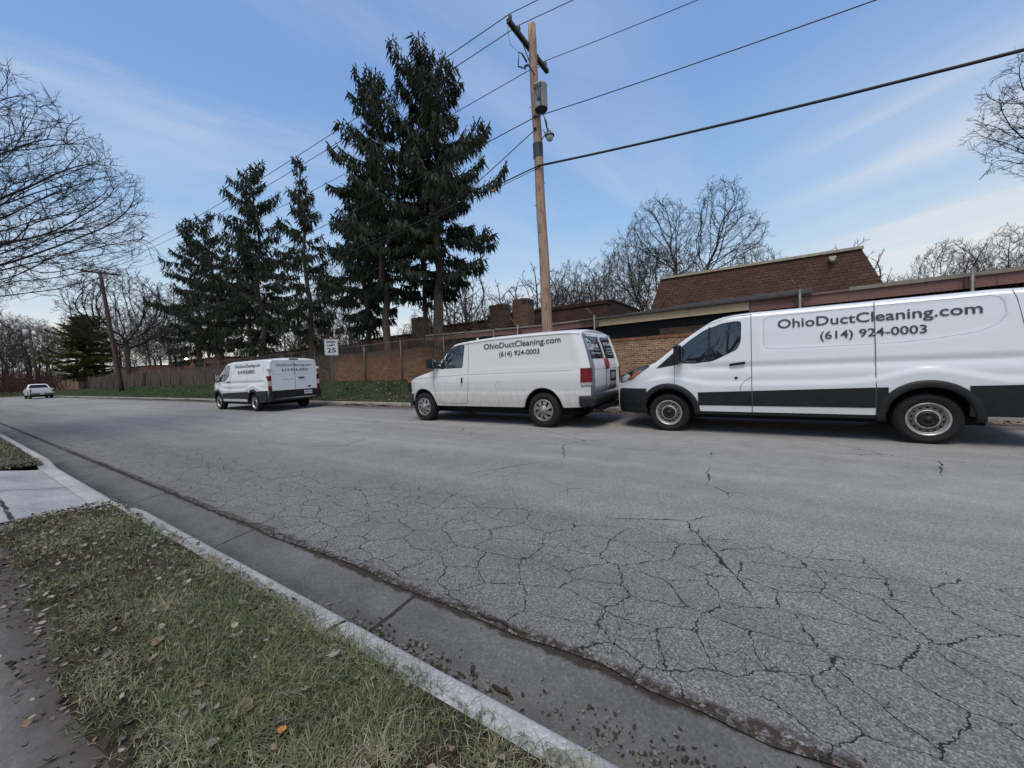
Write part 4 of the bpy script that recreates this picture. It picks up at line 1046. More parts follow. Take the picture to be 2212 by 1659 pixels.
        if side < 0: seam_line(sm, fn, [(2.44+.095*math.cos(a*PI/10), .90+.085*math.sin(a*PI/10)) for a in range(20)], .006, .0016, True); sm.build('fuel_flap', simple('flap_gap', (.36,.35,.33), (.3,.29,.27), 8, .7), root)
        # arch lip
        mb = MB(); flare(mb, fn, 0, .375, s.R-.012, s.R+.02, .18, PI-.25, .006); flare(mb, fn, 3.56, .375, s.R-.012, s.R+.02, .12, PI-.12, .006); mb.build('arch_lip', PAINT2, root)
        # tail light on the corner
        mb = MB(); y0, y1 = (-.975, -.84) if side < 0 else (.84, .975)
        tl = rrect(.875, 1.205, 0, 1, .0, 1)
        def TL(u, v, of=0.):                              # wraps round the corner: u 0 side .. 1 rear
            if u < .55: return s.S(side, lerp(4.43, 4.585, u/.55), v, .012+of)
            a = s.S(side, 4.585, v, .012+of); t_ = (u-.55)/.45; return (4.612+of if t_ > .2 else lerp(a[0], 4.612+of, t_/.2), a[1]-side*.10*t_, v)
        for z0, z1, mm in ((.875, .935, 1), (.939, 1.205, 0)):
            K = 12; vs = [TL(k/K, z) for k in range(K+1) for z in (z0, z1)]
            mb.add(vs, [(2*k, 2*k+2, 2*k+3, 2*k+1) for k in range(K)], mm, True)
        K = 14; vs = [TL(min(1, max(0, -.0+k/K)), z, -.004) for k in range(K+1) for z in (.862, 1.218)]
        mb.add(vs, [(2*k, 2*k+2, 2*k+3, 2*k+1) for k in range(K)], 2, True)
        mb.build('tail_light', [RED, CLEAR, BLK], root)
    mb = MB(); N1, N2 = 8, 8
    vs = [s.T(lerp(.38, .98, i/N1), lerp(-.95, .95, j/N2), .006) for i in range(N1+1) for j in range(N2+1)]
    mb.add(vs, [(i*(N2+1)+j, (i+1)*(N2+1)+j, (i+1)*(N2+1)+j+1, i*(N2+1)+j+1) for i in range(N1) for j in range(N2)], 0, True); mb.build('windscreen', GLS2, root)
    for x in (0, 3.56):
        for sd in (-1, 1): make_wheel(root, x, sd*.865, sd, .375, .225, 'cover', .222)
    # rear doors
    RX = lambda y, z, of=0.: s.deform((4.602+of-.05*abs(y/.88)**4, y, z))
    for side in (-1, 1):
        a, b = (-.80, -.004) if side < 0 else (.004, .80)
        mb = MB(); dp = [(a, .74), (b, .74), (b, 1.945), (a, 1.945)]
        mb.star(densify(roundpoly(dp, .03, 2), .08), RX, .012, rings=5); d = mb.build('rear_door', PAINT2, root)
        fd = lambda y, z, of=0.: RX(y, z, .012+of)
        wp = roundpoly([(a+.02, 1.40), (b-.06, 1.40), (b-.06, 1.87), (a+.03, 1.87)] if side < 0 else [(a+.06, 1.40), (b-.02, 1.40), (b-.03, 1.87), (a+.06, 1.87)], .04)
        mb = MB(); mb.star(densify(wp, .05), fd, .004, rings=4); mb.build('rear_window', GLS3, d)
        mb = MB(); f3 = lambda y, z, of=0.: RX(y, z, .0175+of)
        if side < 0:
            text_on(mb, 'CLEAN AIR', f3, -.665, 1.625, .50, .085, .045, .001); text_on(mb, 'Ohio, LLC', f3, -.42, 1.575, .26, .035, .02, .001); text_on(mb, 'OhioDuctCleaning.com', f3, -.62, 1.50, .46, .035, .02, .001)
            for p in ([(-.70, 1.60), (-.675, 1.60), (-.675, 1.74), (-.70, 1.74)], [(-.70, 1.59), (-.45, 1.59), (-.45, 1.612), (-.70, 1.612)], [(-.78, 1.735), (-.64, 1.83), (-.64, 1.80), (-.745, 1.728)], [(-.64, 1.83), (-.50, 1.735), (-.535, 1.728), (-.64, 1.80)], [(-.66, 1.745), (-.62, 1.745), (-.62, 1.775), (-.66, 1.775)]):
                mb.add([f3(x, z, .001) for x, z in p], [(0,1,2,3)])
        else:
            text_on(mb, '(614) 924-0003', f3, .16, 1.69, .56, .07, .04, .001)
            for k, tx in enumerate(('- Air duct cleaning', '- Dryer vent cleaning', '- Free estimates')): text_on(mb, tx, f3, .22, 1.60-.06*k, .42-.05*(k == 2), .034, .02, .001)
        mb.build('window_lettering', WLET, d)
    mb = MB(); vs = [RX(y, z, .015) for z in frange(.74, 1.95, .1) for y in (-.004, .004)]; mb.add(vs, [(2*k, 2*k+1, 2*k+3, 2*k+2) for k in range(len(vs)//2-1)]); vs = [RX(y, 1.182, .0145)for y in frange(-.79, .79, .1)]
    seam_line(mb, RX, [(-.80, 1.182), (.80, 1.182)], .006, .0145); mb.build('door_gap', SEAM, root)
    mb = MB(); mb.prism([(.0+.085*math.cos(a*PI/12), 1.295+.115*math.sin(a*PI/12)) for a in range(24)], lambda u, v, of: RX(u, v, .014+of), .045); mb.prism([(.06, 1.24), (.13, 1.25), (.13, 1.29), (.06, 1.30)], lambda u, v, of: RX(u, v, .014+of), .02); mb.build('security_lock', DRED, root)
    mb = MB(); mb.prism([(.19, .905), (.58, .905), (.58, 1.145), (.19, 1.145)], lambda u, v, of: RX(u, v, .013+of), .008); pr = mb.build('plate_recess', BLK, root)
    mb = MB(); mb.prism([(.235, .955), (.50, .955), (.50, 1.09), (.235, 1.09)], lambda u, v, of: RX(u, v, .022+of), .004); mb.build('number_plate', simple('plate_faded', (.5,.47,.46), (.2,.17,.18), 28, .5), pr)
    mb = MB(); text_on(mb, 'OhioDuctCleaning.com', fnL, 2.02, 1.735, 1.99, .128, .016, .012, tilt=.013); text_on(mb, '(614) 924-0003', fnL, 2.46, 1.548, 1.045, .112, .016, .012, tilt=.013)
    mb.build('lettering', LETTER, root)
    mb = MB(); mb.lathe([(.03, 0), (.028, .03), (.001, .05)], 10, 'z', o=(1.55, -.55, 2.01)); mb.build('roof_light', WLET, root)
    return root
van2 = make_old((-7.44, 8.08, 0))
# ------------------------------------------------------------------ pickup at the far end
class Pick(Shape):
    crown = .03; R = .43; wheels = ((0, .37), (3.53, .37))
    def zt(s, x): return interp([(-.95, .98), (-.9, 1.05), (-.6, 1.12), (.55, 1.20), (.62, 1.24), (1.25, 1.78), (1.40, 1.82), (2.05, 1.82), (2.18, 1.76), (2.34, 1.30), (2.36, 1.28), (4.60, 1.28), (4.62, 1.26)], x)
    def zb(s, x): return .46
    def rr(s, x): return .035 if x > 2.3 or x < .6 else .09
    def wf(s, x, z):
        w = interp([(.4, .95), (.8, .99), (1.0, .985), (1.25, .95), (1.8, .72)], z)
        w -= .15*max(0, 1-(x+.95)/.6)**2.4; w -= .03*max(0, 1-(4.62-x)/.06)**2
        return w
def make_pick(loc):
    s = Pick(); root = empty('pickup_truck', loc, 0); tag(root, 'white pickup truck parked at the far left end of the street, seen from behind', 'pickup')
    s.hull(frange(-.95, 4.62, .06), 16, lambda x, z, sd: 0, [('body', PAINTT)], root, 4, 4)
    mb = MB(); mb.add([(2.19, -.62, 1.72), (2.19, .62, 1.72), (2.355, .80, 1.33), (2.355, -.80, 1.33)], [(0,1,2,3)]); mb.build('rear_window', GLS3, root)
    mb = MB(); mb.box(4.615, 4.65, -.80, .80, .70, 1.27, 0, bev=.012); mb.build('tailgate', PAINTT, root)
    for sd in (-1, 1):
        mb = MB(); mb.box(4.55, 4.645, min(sd*.955, sd*.83), max(sd*.955, sd*.83), .82, 1.10, 0, bev=.01); mb.build('tail_light', RED if sd < 0 else simple('dark_lens', (.05,.02,.02), None, 5, .3), root)
        mb = MB(); fn = lambda x, z, of=0., q=sd: s.S(q, x, z, of)
        mb.star(densify(roundpoly([(.85, 1.28), (2.1, 1.28), (1.95, 1.68), (1.2, 1.68)], .05), .08), fn, .004, rings=3, rim=False); mb.build('side_window', GLS, root)
        mb = MB(); flare(mb, fn, 3.53, .37, s.R-.01, s.R+.06, 0, PI, .03, 16); mb.build('arch_moulding', DARK, root)
        mb = MB(); mb.box(.80, .92, min(sd*1.0, sd*1.2), max(sd*1.0, sd*1.2), 1.22, 1.42, 0, bev=.02); mb.build('wing_mirror', BLK, root)
        for x in (0, 3.53): make_wheel(root, x, sd*.85, sd, .37, .23, 'steel', .21)
    mb = MB(); mb.box(4.63, 4.80, -.96, .96, .48, .66, 0, bev=.02); mb.build('rear_bumper', simple('bumper_steel', (.10,.11,.13), (.06,.06,.07), 7, .4, metal=.4), root)
    mb = MB(); mb.box(4.80, 4.808, -.16, .16, .53, .64, 0); mb.build('number_plate', PLATE, root)
    return root
make_pick((-78.6, 7.75, 0))
# ------------------------------------------------------------------ brick, timber, roofing materials
def brick(name, c1, c2, mort, w=.21, h=.068, dark=None, bump=.4, stain=0, ms=.011):
    t = NT(name); P = t.pos(); X, Y, Z = t.sep(P)
    v = t.comb(t.math('ADD', X, Y), Z, 0.)
    b = t.n('ShaderNodeTexBrick'); t.l(v, b.inputs['Vector'])
    t.set(b, Scale=1., Mortar_Size=ms, Mortar_Smooth=.2, Bias=0., Brick_Width=w, Row_Height=h, Color1=(*c1, 1), Color2=(*c2, 1), Mortar=(*mort, 1))
    n = t.noise(t.mapping(P, scale=(1, 1, 2.2)), 7, 4, .7); big = t.noise(P, .8, 5, .65)
    c = t.mix(.7, b.outputs[0], t.ramp(n, [(.3, (.55,.52,.5)), (.7, (1.35,1.3,1.2))]), 'MULTIPLY')
    st_ = t.noise(t.mapping(P, scale=(.55, .55, 5.)), 2.2, 5, .7); c = t.mix(.75, c, t.ramp(st_, [(.32, (.55,.5,.48)), (.68, (1.45,1.4,1.35))]), 'MULTIPLY')
    if stain:
        k = t.maprange(t.math('ADD', Z, t.math('MULTIPLY', big, 1.6)), stain, stain+1.3, 0., .85)
        c = t.mix(k, c, (.050,.036,.028))
    c = t.mix(t.maprange(big, .5, .75, 0., .5), c, tuple(x*.55 for x in c1))
    t.col(c); t.rough(.92); t.b.inputs['Specular IOR Level'].default_value = .2
    t.bump(t.math('SUBTRACT', t.math('MULTIPLY', n, .3), b.outputs['Fac']), bump, .01); return t.mat
BR1 = brick('tan_brick', (.36,.20,.11), (.19,.10,.058), (.40,.34,.26), h=.074)
BR2 = brick('weathered_brick', (.30,.150,.085), (.17,.088,.052), (.17,.13,.09), stain=2.25)
BR3 = brick('dark_fence_brick', (.125,.095,.075), (.085,.064,.052), (.10,.08,.07), stain=2.7)
BR4 = brick('chimney_brick', (.20,.125,.090), (.145,.088,.064), (.17,.13,.10), bump=.2)
SHING = brick('brown_shingles', (.098,.056,.044), (.072,.042,.034), (.036,.022,.019), w=.34, h=.14, bump=.6, ms=.014)
SHING2 = brick('dark_brown_shingles', (.070,.040,.034), (.042,.025,.023), (.02,.013,.012), w=.30, h=.14, bump=.5)
def board(name, c1, c2, streak=None):
    t = NT(name); P = t.pos(); X, Y, Z = t.sep(P)
    n = t.noise(t.mapping(P, scale=(.6, 1, 6)), 3, 6, .7); s_ = t.noise(t.mapping(P, scale=(5, 1, .6)), 2.2, 5, .7)
    c = t.ramp(n, [(.3, c2), (.7, c1)])
    c = t.mix(t.maprange(s_, .56, .72, 0., .75), c, streak or tuple(x*.35 for x in c1))
    t.col(c); t.rough(.8); t.bump(n, .3, .01); return t.mat
PINK = board('pink_fascia', (.25,.125,.105), (.17,.085,.072)); CREAM = board('cream_fascia', (.60,.46,.28), (.46,.35,.21), (.10,.08,.055))
TRIM = board('grey_edge_trim', (.30,.27,.22), (.16,.14,.12)); TARP = simple('roofing_felt', (.035,.030,.034), (.018,.016,.018), 5, .7, bump=.5, bdist=.04)
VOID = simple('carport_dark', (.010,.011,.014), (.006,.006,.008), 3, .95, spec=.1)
GALV = simple('galvanised_post', (.20,.19,.18), (.11,.105,.10), 9, .55, metal=.3); RUST = simple('rusty_post', (.13,.085,.06), (.08,.05,.035), 9, .8)
def chain(name, pitch=.055, w=.06, col=(.07,.065,.06)):
    t = NT(name); P = t.pos(); X, Y, Z = t.sep(P); s = 1/(pitch*1.4142)
    a = t.math('PINGPONG', t.math('MULTIPLY', t.math('ADD', t.math('ADD', X, Y), Z), s), .5); b = t.math('PINGPONG', t.math('MULTIPLY', t.math('SUBTRACT', t.math('ADD', X, Y), Z), s), .5)
    m = t.math('MAXIMUM', t.math('LESS_THAN', a, w*.5), t.math('LESS_THAN', b, w*.5))
    tr = t.n('ShaderNodeBsdfTransparent'); mx = t.n('ShaderNodeMixShader'); t.l(m, mx.inputs[0]); t.l(tr.outputs[0], mx.inputs[1]); t.l(t.b.outputs[0], mx.inputs[2]); t.l(mx.outputs[0], t.out.inputs[0])
    t.col(col); t.rough(.6); return t.mat
MESHM = chain('chain_link_mesh'); MESHD = chain('chain_link_mesh_fine', .075, .085, (.05,.055,.06))
def wallseg(name, x0, x1, y, z0, z1, th, m, label, cope=None, sag=.0):
    mb = MB(); xs = frange(x0, x1, 1.2); vs = []
    for x in xs:
        b = base14(x)-.25 if z0 is None else z0; tz = z1(x) if callable(z1) else z1
        vs += [(x, y, b), (x, y, tz), (x, y+th, tz), (x, y+th, b)]
    fs = []
    for i in range(len(xs)-1):
        for k in range(3): fs.append((4*i+k, 4*i+4+k, 4*i+5+k, 4*i+k+1))
    fs += [(0,1,2,3), tuple(4*(len(xs)-1)+k for k in (3,2,1,0))]
    mb.add(vs, fs); o = mb.build(name, m); tag(o, label, 'wall')
    return o
w = wallseg('brick_wall', -10.2, 12, 14.05, None, lambda x: 2.06+.004*(x+4), .25, BR1, 'clean tan brick wall under the carport opening between the two nearest vans')
mb = MB()
for i in range(148):                                      # rowlock coping, one brick on edge after another
    x = -10.2+.15*i; mb.box(x+.006, x+.144, 14.03, 14.32, 2.062, 2.165, 0)
cp = mb.build('coping', brick('coping_brick', (.30,.14,.085), (.20,.095,.06), (.2,.17,.13), w=.15, h=.5), w)
wallseg('brick_wall', -22.55, -10.2, 14.0, None, lambda x: 2.52+.02*math.sin(x), .25, BR2, 'weathered orange brick wall behind the speed limit sign, dark with grime along its top')
wallseg('brick_wall', -22.75, -22.55, 14.0, None, 2.50, .9, BR2, 'short brick return where the wall steps back behind the sign')
wallseg('brick_wall', -36.0, -22.75, 14.9, None, 2.62, .25, BR3, 'dark brick wall partly hidden behind the far white van')
wallseg('brick_wall', -62.0, -36.0, 14.6, None, lambda x: 2.62, .25, BR3, 'long dark boundary wall behind the spruces left of the far van')
wallseg('brick_wall', -92.0, -62.0, 14.3, None, 2.56, .25, BR3, 'grey brown boundary wall between the leaning pole and the pine')
wallseg('brick_wall', -128.0, -92.0, 14.1, None, 2.5, .25, brick('light_fence_brick', (.30,.22,.15), (.20,.14,.10), (.2,.16,.12)), 'paler stretch of boundary wall at the far left behind the pickup')
# fence along the wall: posts with angled arms, a top rail and chain link
def fence(xs, y, ztop, label, zb=None, arm=.32, mesh=MESHM, rail=True, mat=GALV, r=.030):
    root = empty('chain_link_fence', (xs[0], y, 0)); tag(root, label, 'fence')
    for x in xs:
        z0 = (base14(x) if zb is None else zb); mb = MB(); zt = ztop(x)
        mb.tube([(x-xs[0], 0, z0-.05), (x-xs[0], 0, zt)], r, 8); p = mb.build('post', mat, root)
        if arm:
            mb = MB(); mb.tube([(x-xs[0], 0, zt-.01), (x-xs[0]-.06, -arm*.75, zt+arm*.85)], [.018, .012], 6); mb.build('barb_arm', mat, p)
    if rail:
        mb = MB(); mb.tube([(x-xs[0], -.01, ztop(x)-.03) for x in xs], .017, 6); mb.build('top_rail', mat, root)
    if mesh:
        mb = MB(); vs = []
        for x in xs: vs += [(x-xs[0], -.035, (base14(x) if zb is None else zb)), (x-xs[0], -.035, ztop(x)-.03)]
        mb.add(vs, [(2*i, 2*i+2, 2*i+3, 2*i+1) for i in range(len(xs)-1)]); mb.build('mesh_panel', mesh, root)
    return root
fence([-22.4, -19.2, -16.1, -13.0, -10.0], 13.9, lambda x: 2.95+.04*math.sin(x), 'chain link fence on grey posts in front of the orange brick wall behind the sign', r=.032)
fence([-46.5, -43.5, -40.4, -37.3, -34.2, -31.1, -28.0, -25.0], 14.3, lambda x: 3.0, 'chain link fence in front of the dark wall behind the far white van', mat=RUST)
fence([-95, -91.5, -88, -84.5, -81, -77.5, -74, -70.8, -67.7, -64.5, -61.3, -58.2, -55, -51.8, -49], 14.0, lambda x: 2.75, 'long rusty post and mesh fence running past the leaning pole', mat=RUST, arm=0, r=.05)
# carport ------------------------------------------------------------------
root = empty('carport', (-2, 14.4, 0)); tag(root, 'long low carport with pink and cream fascia boards above the brick wall', 'carport'); ox = 2
def ctop_(x): return interp([(-14.5, 3.10), (-8, 2.97), (5, 3.10), (14, 3.14)], x)
def fas(x0, x1, y, dz0, dz1, m, nm, th=.05):
    mb = MB(); vs = []; xs = frange(x0, x1, .6)
    for x in xs: z = ctop_(x); vs += [(x+ox, y-14.4, z+dz0), (x+ox, y-14.4, z+dz1), (x+ox, y+th-14.4, z+dz1), (x+ox, y+th-14.4, z+dz0)]
    n = len(xs); fs = [(4*i+k, 4*i+4+k, 4*i+4+(k+1)%4, 4*i+(k+1)%4) for i in range(n-1) for k in range(4)]+[(0,1,2,3), tuple(4*(n-1)+k for k in (3,2,1,0))]
    mb.add(vs, fs); return mb.build(nm, m, root)
fas(-14.5, -5.42, 14.22, -.27, -.03, PINK, 'fascia_board'); fas(-5.41, -.37, 14.22, -.30, -.035, CREAM, 'fascia_board'); fas(-.36, 14, 14.22, -.36, -.08, PINK, 'fascia_board')
fas(-14.5, -5.3, 14.17, -.03, .03, TRIM, 'edge_trim', .16); fas(2.0, 14, 14.17, -.08, .02, TRIM, 'edge_trim', .16); fas(-.36, 2.0, 14.18, -.08, -.02, PINK, 'edge_trim', .14)
fas(-14.5, 14, 14.30, -.05, .0, TARP, 'roof_deck', 7.4)
mb = MB(); vs = []                                       # sagging felt along the cream part
q = random.Random(4); xs = frange(-6, 1.2, .12)
for x in xs:
    z = ctop_(x); a = .03+.10*smooth01((x+5)/4)+q.uniform(-.012, .018)
    vs += [(x+ox, -.30, z-.04), (x+ox, -.30, z+a-.02), (x+ox, -.10, z+a+.02), (x+ox, .5, z+.02)]
mb.add(vs, [(4*i+k, 4*i+4+k, 4*i+5+k, 4*i+1+k) for i in range(len(xs)-1) for k in range(3)], 0, True); mb.build('roofing_felt', TARP, root)
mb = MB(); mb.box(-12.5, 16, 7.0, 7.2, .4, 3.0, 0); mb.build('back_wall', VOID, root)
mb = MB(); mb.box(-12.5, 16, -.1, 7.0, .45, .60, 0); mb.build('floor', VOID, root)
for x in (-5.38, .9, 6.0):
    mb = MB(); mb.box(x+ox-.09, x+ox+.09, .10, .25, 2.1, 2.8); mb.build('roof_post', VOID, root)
mb = MB(); mb.box(-3.22+ox, 3+ox, .62, .85, .6, 2.47, 0); mb.build('inner_wall', BR1, root)
mb = MB(); vs = [(-10+ox, -.08, 2.0), (14+ox, -.08, 2.0), (14+ox, -.08, 2.9), (-10+ox, -.08, 2.9)]; mb.add(vs, [(0,1,2,3)]); mb.build('mesh_panel', MESHD, root)
for x in (-8.8, -5.36, .89, 4.24):
    r2 = empty('fence_post', (x, 14.02, 0))
    tag(r2, {-8.8: 'galvanised post with bracket against the pink fascia left of the utility pole base', -5.36: 'galvanised post where the pink fascia meets the cream fascia', .89: 'galvanised post with bent barbed wire arm above the nearest van door', 4.24: 'galvanised post with a tall arm at the far right above the van'}[x], 'fence post', 'bracketed posts along the carport fascia')
    mb = MB(); zt = ctop_(x)+.12; mb.tube([(0, 0, .6), (0, 0, zt)], .036, 8); p = mb.build('post', GALV, r2)
    mb = MB(); mb.tube([(0, 0, zt-.02), (-.20, -.24, zt+.26)] if x < 3 else [(0, 0, zt), (.16, -.2, zt+.5)], [.016, .012], 6); mb.build('barb_arm', GALV, r2)
    for dx in (-.09, .04): mb = MB(); mb.box(dx, dx+.05, .12, .18, ctop_(x)-.33, ctop_(x)-.12, 0); mb.build('bracket', RUST, r2)
# barbed top strand mesh right of the first roof
mb = MB(); vs = [(-.3, 14.0, 2.98), (4.3, 14.0, 3.05), (4.3, 14.0, 3.62), (.9, 14.0, 3.2)]
# ------------------------------------------------------------------ buildings
def mansard(name, x0, x1, y0, y1, z0, z1, inset, mats, label, edge=TRIM, wall=None, zg=.5, parent=None):
    root = empty(name, ((x0+x1)/2, y0, 0)); cx = (x0+x1)/2; tag(root, label, 'building')
    X0, X1, D = x0-cx, x1-cx, y1-y0
    mb = MB(); i = inset
    lo = [(X0, 0, z0), (X1, 0, z0), (X1, D, z0), (X0, D, z0)]; hi = [(X0+i*.9, i, z1), (X1-i*1.1, i, z1), (X1-i*1.1, D-i, z1), (X0+i*.9, D-i, z1)]
    mb.add(lo+hi, [(0,1,5,4), (1,2,6,5), (2,3,7,6), (3,0,4,7), (4,5,6,7)]); rf = mb.build('roof', mats, root)
    mb = MB(); mb.box(X0+i*.9-.06, X1-i*1.1+.06, i-.09, D-i+.06, z1+.003, z1+.12); mb.build('roof_edge', edge, rf)
    mb = MB(); mb.box(X0-.05, X1+.05, -.12, D+.05, z0-.14, z0-.004); mb.build('eave_board', TARP, root)
    mb = MB(); mb.box(X0+.3, X1-.3, .3, D-.3, zg, z0-.145); mb.build('wall', wall or BR4, root)
    return root
m1 = mansard('flat_roofed_house', -5.2, 4.2, 22, 31, 4.02, 5.72, .55, SHING, 'brown shingled mansard roof rising behind the carport, nearest building', edge=simple('pale_edge', (.42,.36,.27), (.3,.25,.19), 5, .7))
mb = MB(); mb.box(2.95, 3.20, .12, .40, 5.40, 5.52, 0, bev=.02); mb.tube([(3.07, .35, 5.42), (3.07, .15, 5.34)], [.07, .10], 8); fl = mb.build('flood_light', simple('lamp_housing', (.5,.48,.42), (.35,.33,.3), 6, .5), m1)
for dx in (-4.4, -3.3):
    mb = MB(); mb.tube([(dx, .02, 4.05), (dx+.1, .35, 5.0), (dx+.05, .50, 5.6)] if dx < -4 else [(dx-.9, .0, 4.05), (dx-.3, .25, 4.7), (dx, .52, 5.7)], .015, 5); mb.build('roof_cable', DARK, m1)
WIN = glass('house_window', (.05,.055,.06)); FRM = simple('window_frame_pale', (.45,.42,.38), (.3,.28,.25), 6, .6); SID = simple('red_door', (.12,.02,.03), None, 5, .6)
# row of townhouses in the middle distance
m2 = mansard('townhouse', -19.8, -8.4, 26, 34, 3.9, 5.55, .35, SHING2, 'dark mansard townhouse behind the two square brick chimneys', edge=SHING2)
m2b = mansard('townhouse', -13.2, -8.3, 24.4, 25.9, 4.0, 5.15, .25, SHING2, 'low brown shingled roof block right of the second chimney and behind the pole', edge=SHING2)
m3 = mansard('townhouse', -29.5, -19.9, 26.5, 34, 3.8, 5.35, .35, SHING2, 'dark mansard townhouse with two small framed windows left of the chimneys', edge=SHING2)
m4 = mansard('townhouse', -38.5, -29.6, 26.5, 34, 3.7, 4.95, .35, SHING2, 'low dark mansard roof seen between the big spruce trunks', edge=SHING2)
m5 = mansard('townhouse', -58, -40, 25, 33, 3.3, 4.5, .35, SHING2, 'brown townhouse roof behind the speed limit sign and far van', edge=SHING2)
m6 = mansard('townhouse', -80, -60, 21, 29, 2.9, 4.3, .5, SHING, 'long low townhouse with brown roof and orange brick under its eave, lit by a lamp', edge=SHING2, wall=BR1)
m7 = mansard('townhouse', -106, -86, 20, 27, 3.0, 4.2, .8, SHING, 'small brown roofed house behind the pine at the far left', edge=SHING2, wall=BR1)
m8 = mansard('townhouse', -135, -112, 19, 25, 2.6, 3.9, 1.2, SHING, 'farthest brown roofed house behind the pickup', edge=SHING2, wall=BR1)
for (r_, xs_, y_, z_) in ((m3, (1.0, 3.0, -2.2), .04, 4.45), (m2, (.9, 2.9), .04, 4.5), (m4, (-2, 1.5), .04, 4.1), (m5, (-6, -2, 3, 6), .04, 3.7)):
    for x in xs_:
        mb = MB(); mb.box(x-.42, x+.42, y_-.10, y_+.35, z_-.38, z_+.42); w_f = mb.build('window', FRM, r_)
        mb = MB(); mb.box(x-.34, x+.34, y_-.115, y_-.10, z_-.30, z_+.34); mb.build('pane', WIN, w_f)
        mb = MB(); mb.box(x-.52, x+.52, y_-.22, y_+.42, z_+.43, z_+.60); mb.build('dormer_roof', SHING2, w_f)
for x, z in ((-96, 2.3), (-93.2, 2.3)):
    mb = MB(); mb.box(x+96-.6, x+96+.6, -.05+.3, .29, 1.9, 2.7); w_f = mb.build('window', FRM, m7); mb = MB(); mb.box(x+96-.5, x+96+.5, .22, .245, 2.0, 2.6); mb.build('pane', WIN, w_f)
CAP = simple('chimney_cap', (.05,.04,.04), None, 5, .9)
for (x0, x1, y, z1, lab) in ((-17.55, -16.25, 24.0, 6.05, 'square brick chimney, left of the pair in the middle'), (-15.15, -13.95, 23.6, 6.12, 'square brick chimney right of the pair, next to the utility pole'), (-26.2, -24.9, 24.0, 6.0, 'brick chimney behind the big spruce trunk, farthest left')):
    r_ = empty('chimney', ((x0+x1)/2, y, 0)); tag(r_, lab, 'chimney', 'square brick chimneys'); h = (x1-x0)/2
    mb = MB(); mb.box(-h, h, 0, 1.0, .6, z1); mb.build('stack', BR4, r_)
    mb = MB(); mb.box(h-.42, h-.04, -.012, .4, z1-.42, z1-.10); mb.box(h-.3, h+.012, .12, .88, z1-.42, z1-.10); mb.build('flue_opening', CAP, r_)
    mb = MB(); mb.lathe([(.16, z1), (.15, z1+.12), (.001, z1+.13)], 10, 'z', o=(-.1, .5, 0)); mb.build('chimney_pot', BR4, r_)
# torn sheet metal on the carport roof
mb = MB(); q = random.Random(8); vs = []
for i in range(9):
    for j in range(4): vs.append((-10.9+i*.22, 14.6+j*.2, 3.10+.05*math.sin(i*1.3+j)+.03*q.random()))
mb.add(vs, [(i*4+j, i*4+4+j, i*4+5+j, i*4+j+1) for i in range(8) for j in range(3)], 0, True)
tag(mb.build('roofing_sheet', simple('torn_sheet', (.30,.30,.32), (.15,.15,.16), 5, .5)), 'loose grey sheet of roofing lying on the carport roof below the chimneys', 'roofing sheet')
# white shed at the far left
r_ = empty('shed', (-112, 3.0, 0)); tag(r_, 'small white shed at the left edge of the photo', 'shed')
mb = MB(); mb.box(-2.5, 2.5, 0, 3, -.1, 1.75); mb.build('wall', simple('shed_white', (.55,.55,.56), (.4,.4,.41), 2, .7), r_)
mb = MB(); mb.box(-2.6, 2.6, -.1, 3.1, 1.755, 1.95, bev=.05); mb.build('roof', simple('shed_roof', (.45,.46,.48), None, 2, .6), r_)
# ------------------------------------------------------------------ speed limit sign
SIGNW = simple('sign_white', (.80,.80,.78), (.70,.70,.68), 5, .45); SIGNB = simple('sign_black', (.015,.015,.015), (.01,.01,.01), 5, .5)
root = empty('speed_limit_sign', (-17.08, 10.6, 0), math.radians(-16)); tag(root, 'white SPEED LIMIT 25 sign on a thin grey post beside the far van', 'road sign')
FS = lambda u, v, of=0.: (of, u, 2.61+v)
mb = MB(); mb.prism(rrect(-.305, .305, -.381, .381, .045, 4), lambda u, v, of: FS(u, v, of-.003), .003); pn = mb.build('sign_panel', SIGNW, root)
mb = MB(); O = rrect(-.285, .285, -.361, .361, .035, 4); I = rrect(-.272, .272, -.348, .348, .027, 4); k = len(O)
mb.add([FS(u, v, .002) for u, v in O]+[FS(u, v, .002) for u, v in I], [(i, (i+1)%k, k+(i+1)%k, k+i) for i in range(k)])
for tx, w_, h_, z_ in (('SPEED', .43, .098, .20), ('LIMIT', .36, .098, .045), ('25', .40, .215, -.245)):
    text_on(mb, tx, FS, -w_/2, z_, w_, h_, .05 if tx != '25' else .035, .003)
mb.build('sign_lettering', SIGNB, pn)
mb = MB(); mb.box(-.055, -.006, -.02, .02, .05, 2.95); mb.box(-.020, -.006, -.045, .045, .05, 2.95); mb.build('sign_post', GALV, root)
# ------------------------------------------------------------------ utility poles
def wood(name, c1, c2, dk):
    t = NT(name); P = t.obj(); n = t.noise(t.mapping(P, scale=(9, 9, .7)), 2.4, 6, .8); m = t.noise(t.mapping(P, scale=(4, 4, 1.2)), 2.6, 5, .7)
    c = t.ramp(n, [(.25, c2), (.6, c1)]); c = t.mix(t.maprange(m, .52, .66, 0., .7), c, dk); t.col(c); t.rough(.85); t.bump(n, .7, .02); return t.mat
POLEW = wood('pole_timber', (.42,.29,.21), (.17,.105,.072), (.10,.048,.03)); ARMW = wood('dark_timber', (.045,.040,.038), (.022,.020,.02), (.03,.02,.02)); POLED = wood('dark_pole_timber', (.085,.040,.032), (.04,.020,.017), (.03,.02,.018))
BLUEG = simple('transformer_grey', (.40,.42,.43), (.30,.32,.33), 3, .45); INS = simple('insulator', (.05,.055,.065), (.03,.03,.035), 6, .3)
TD = .28
PX, PY = -5.90, 11.25
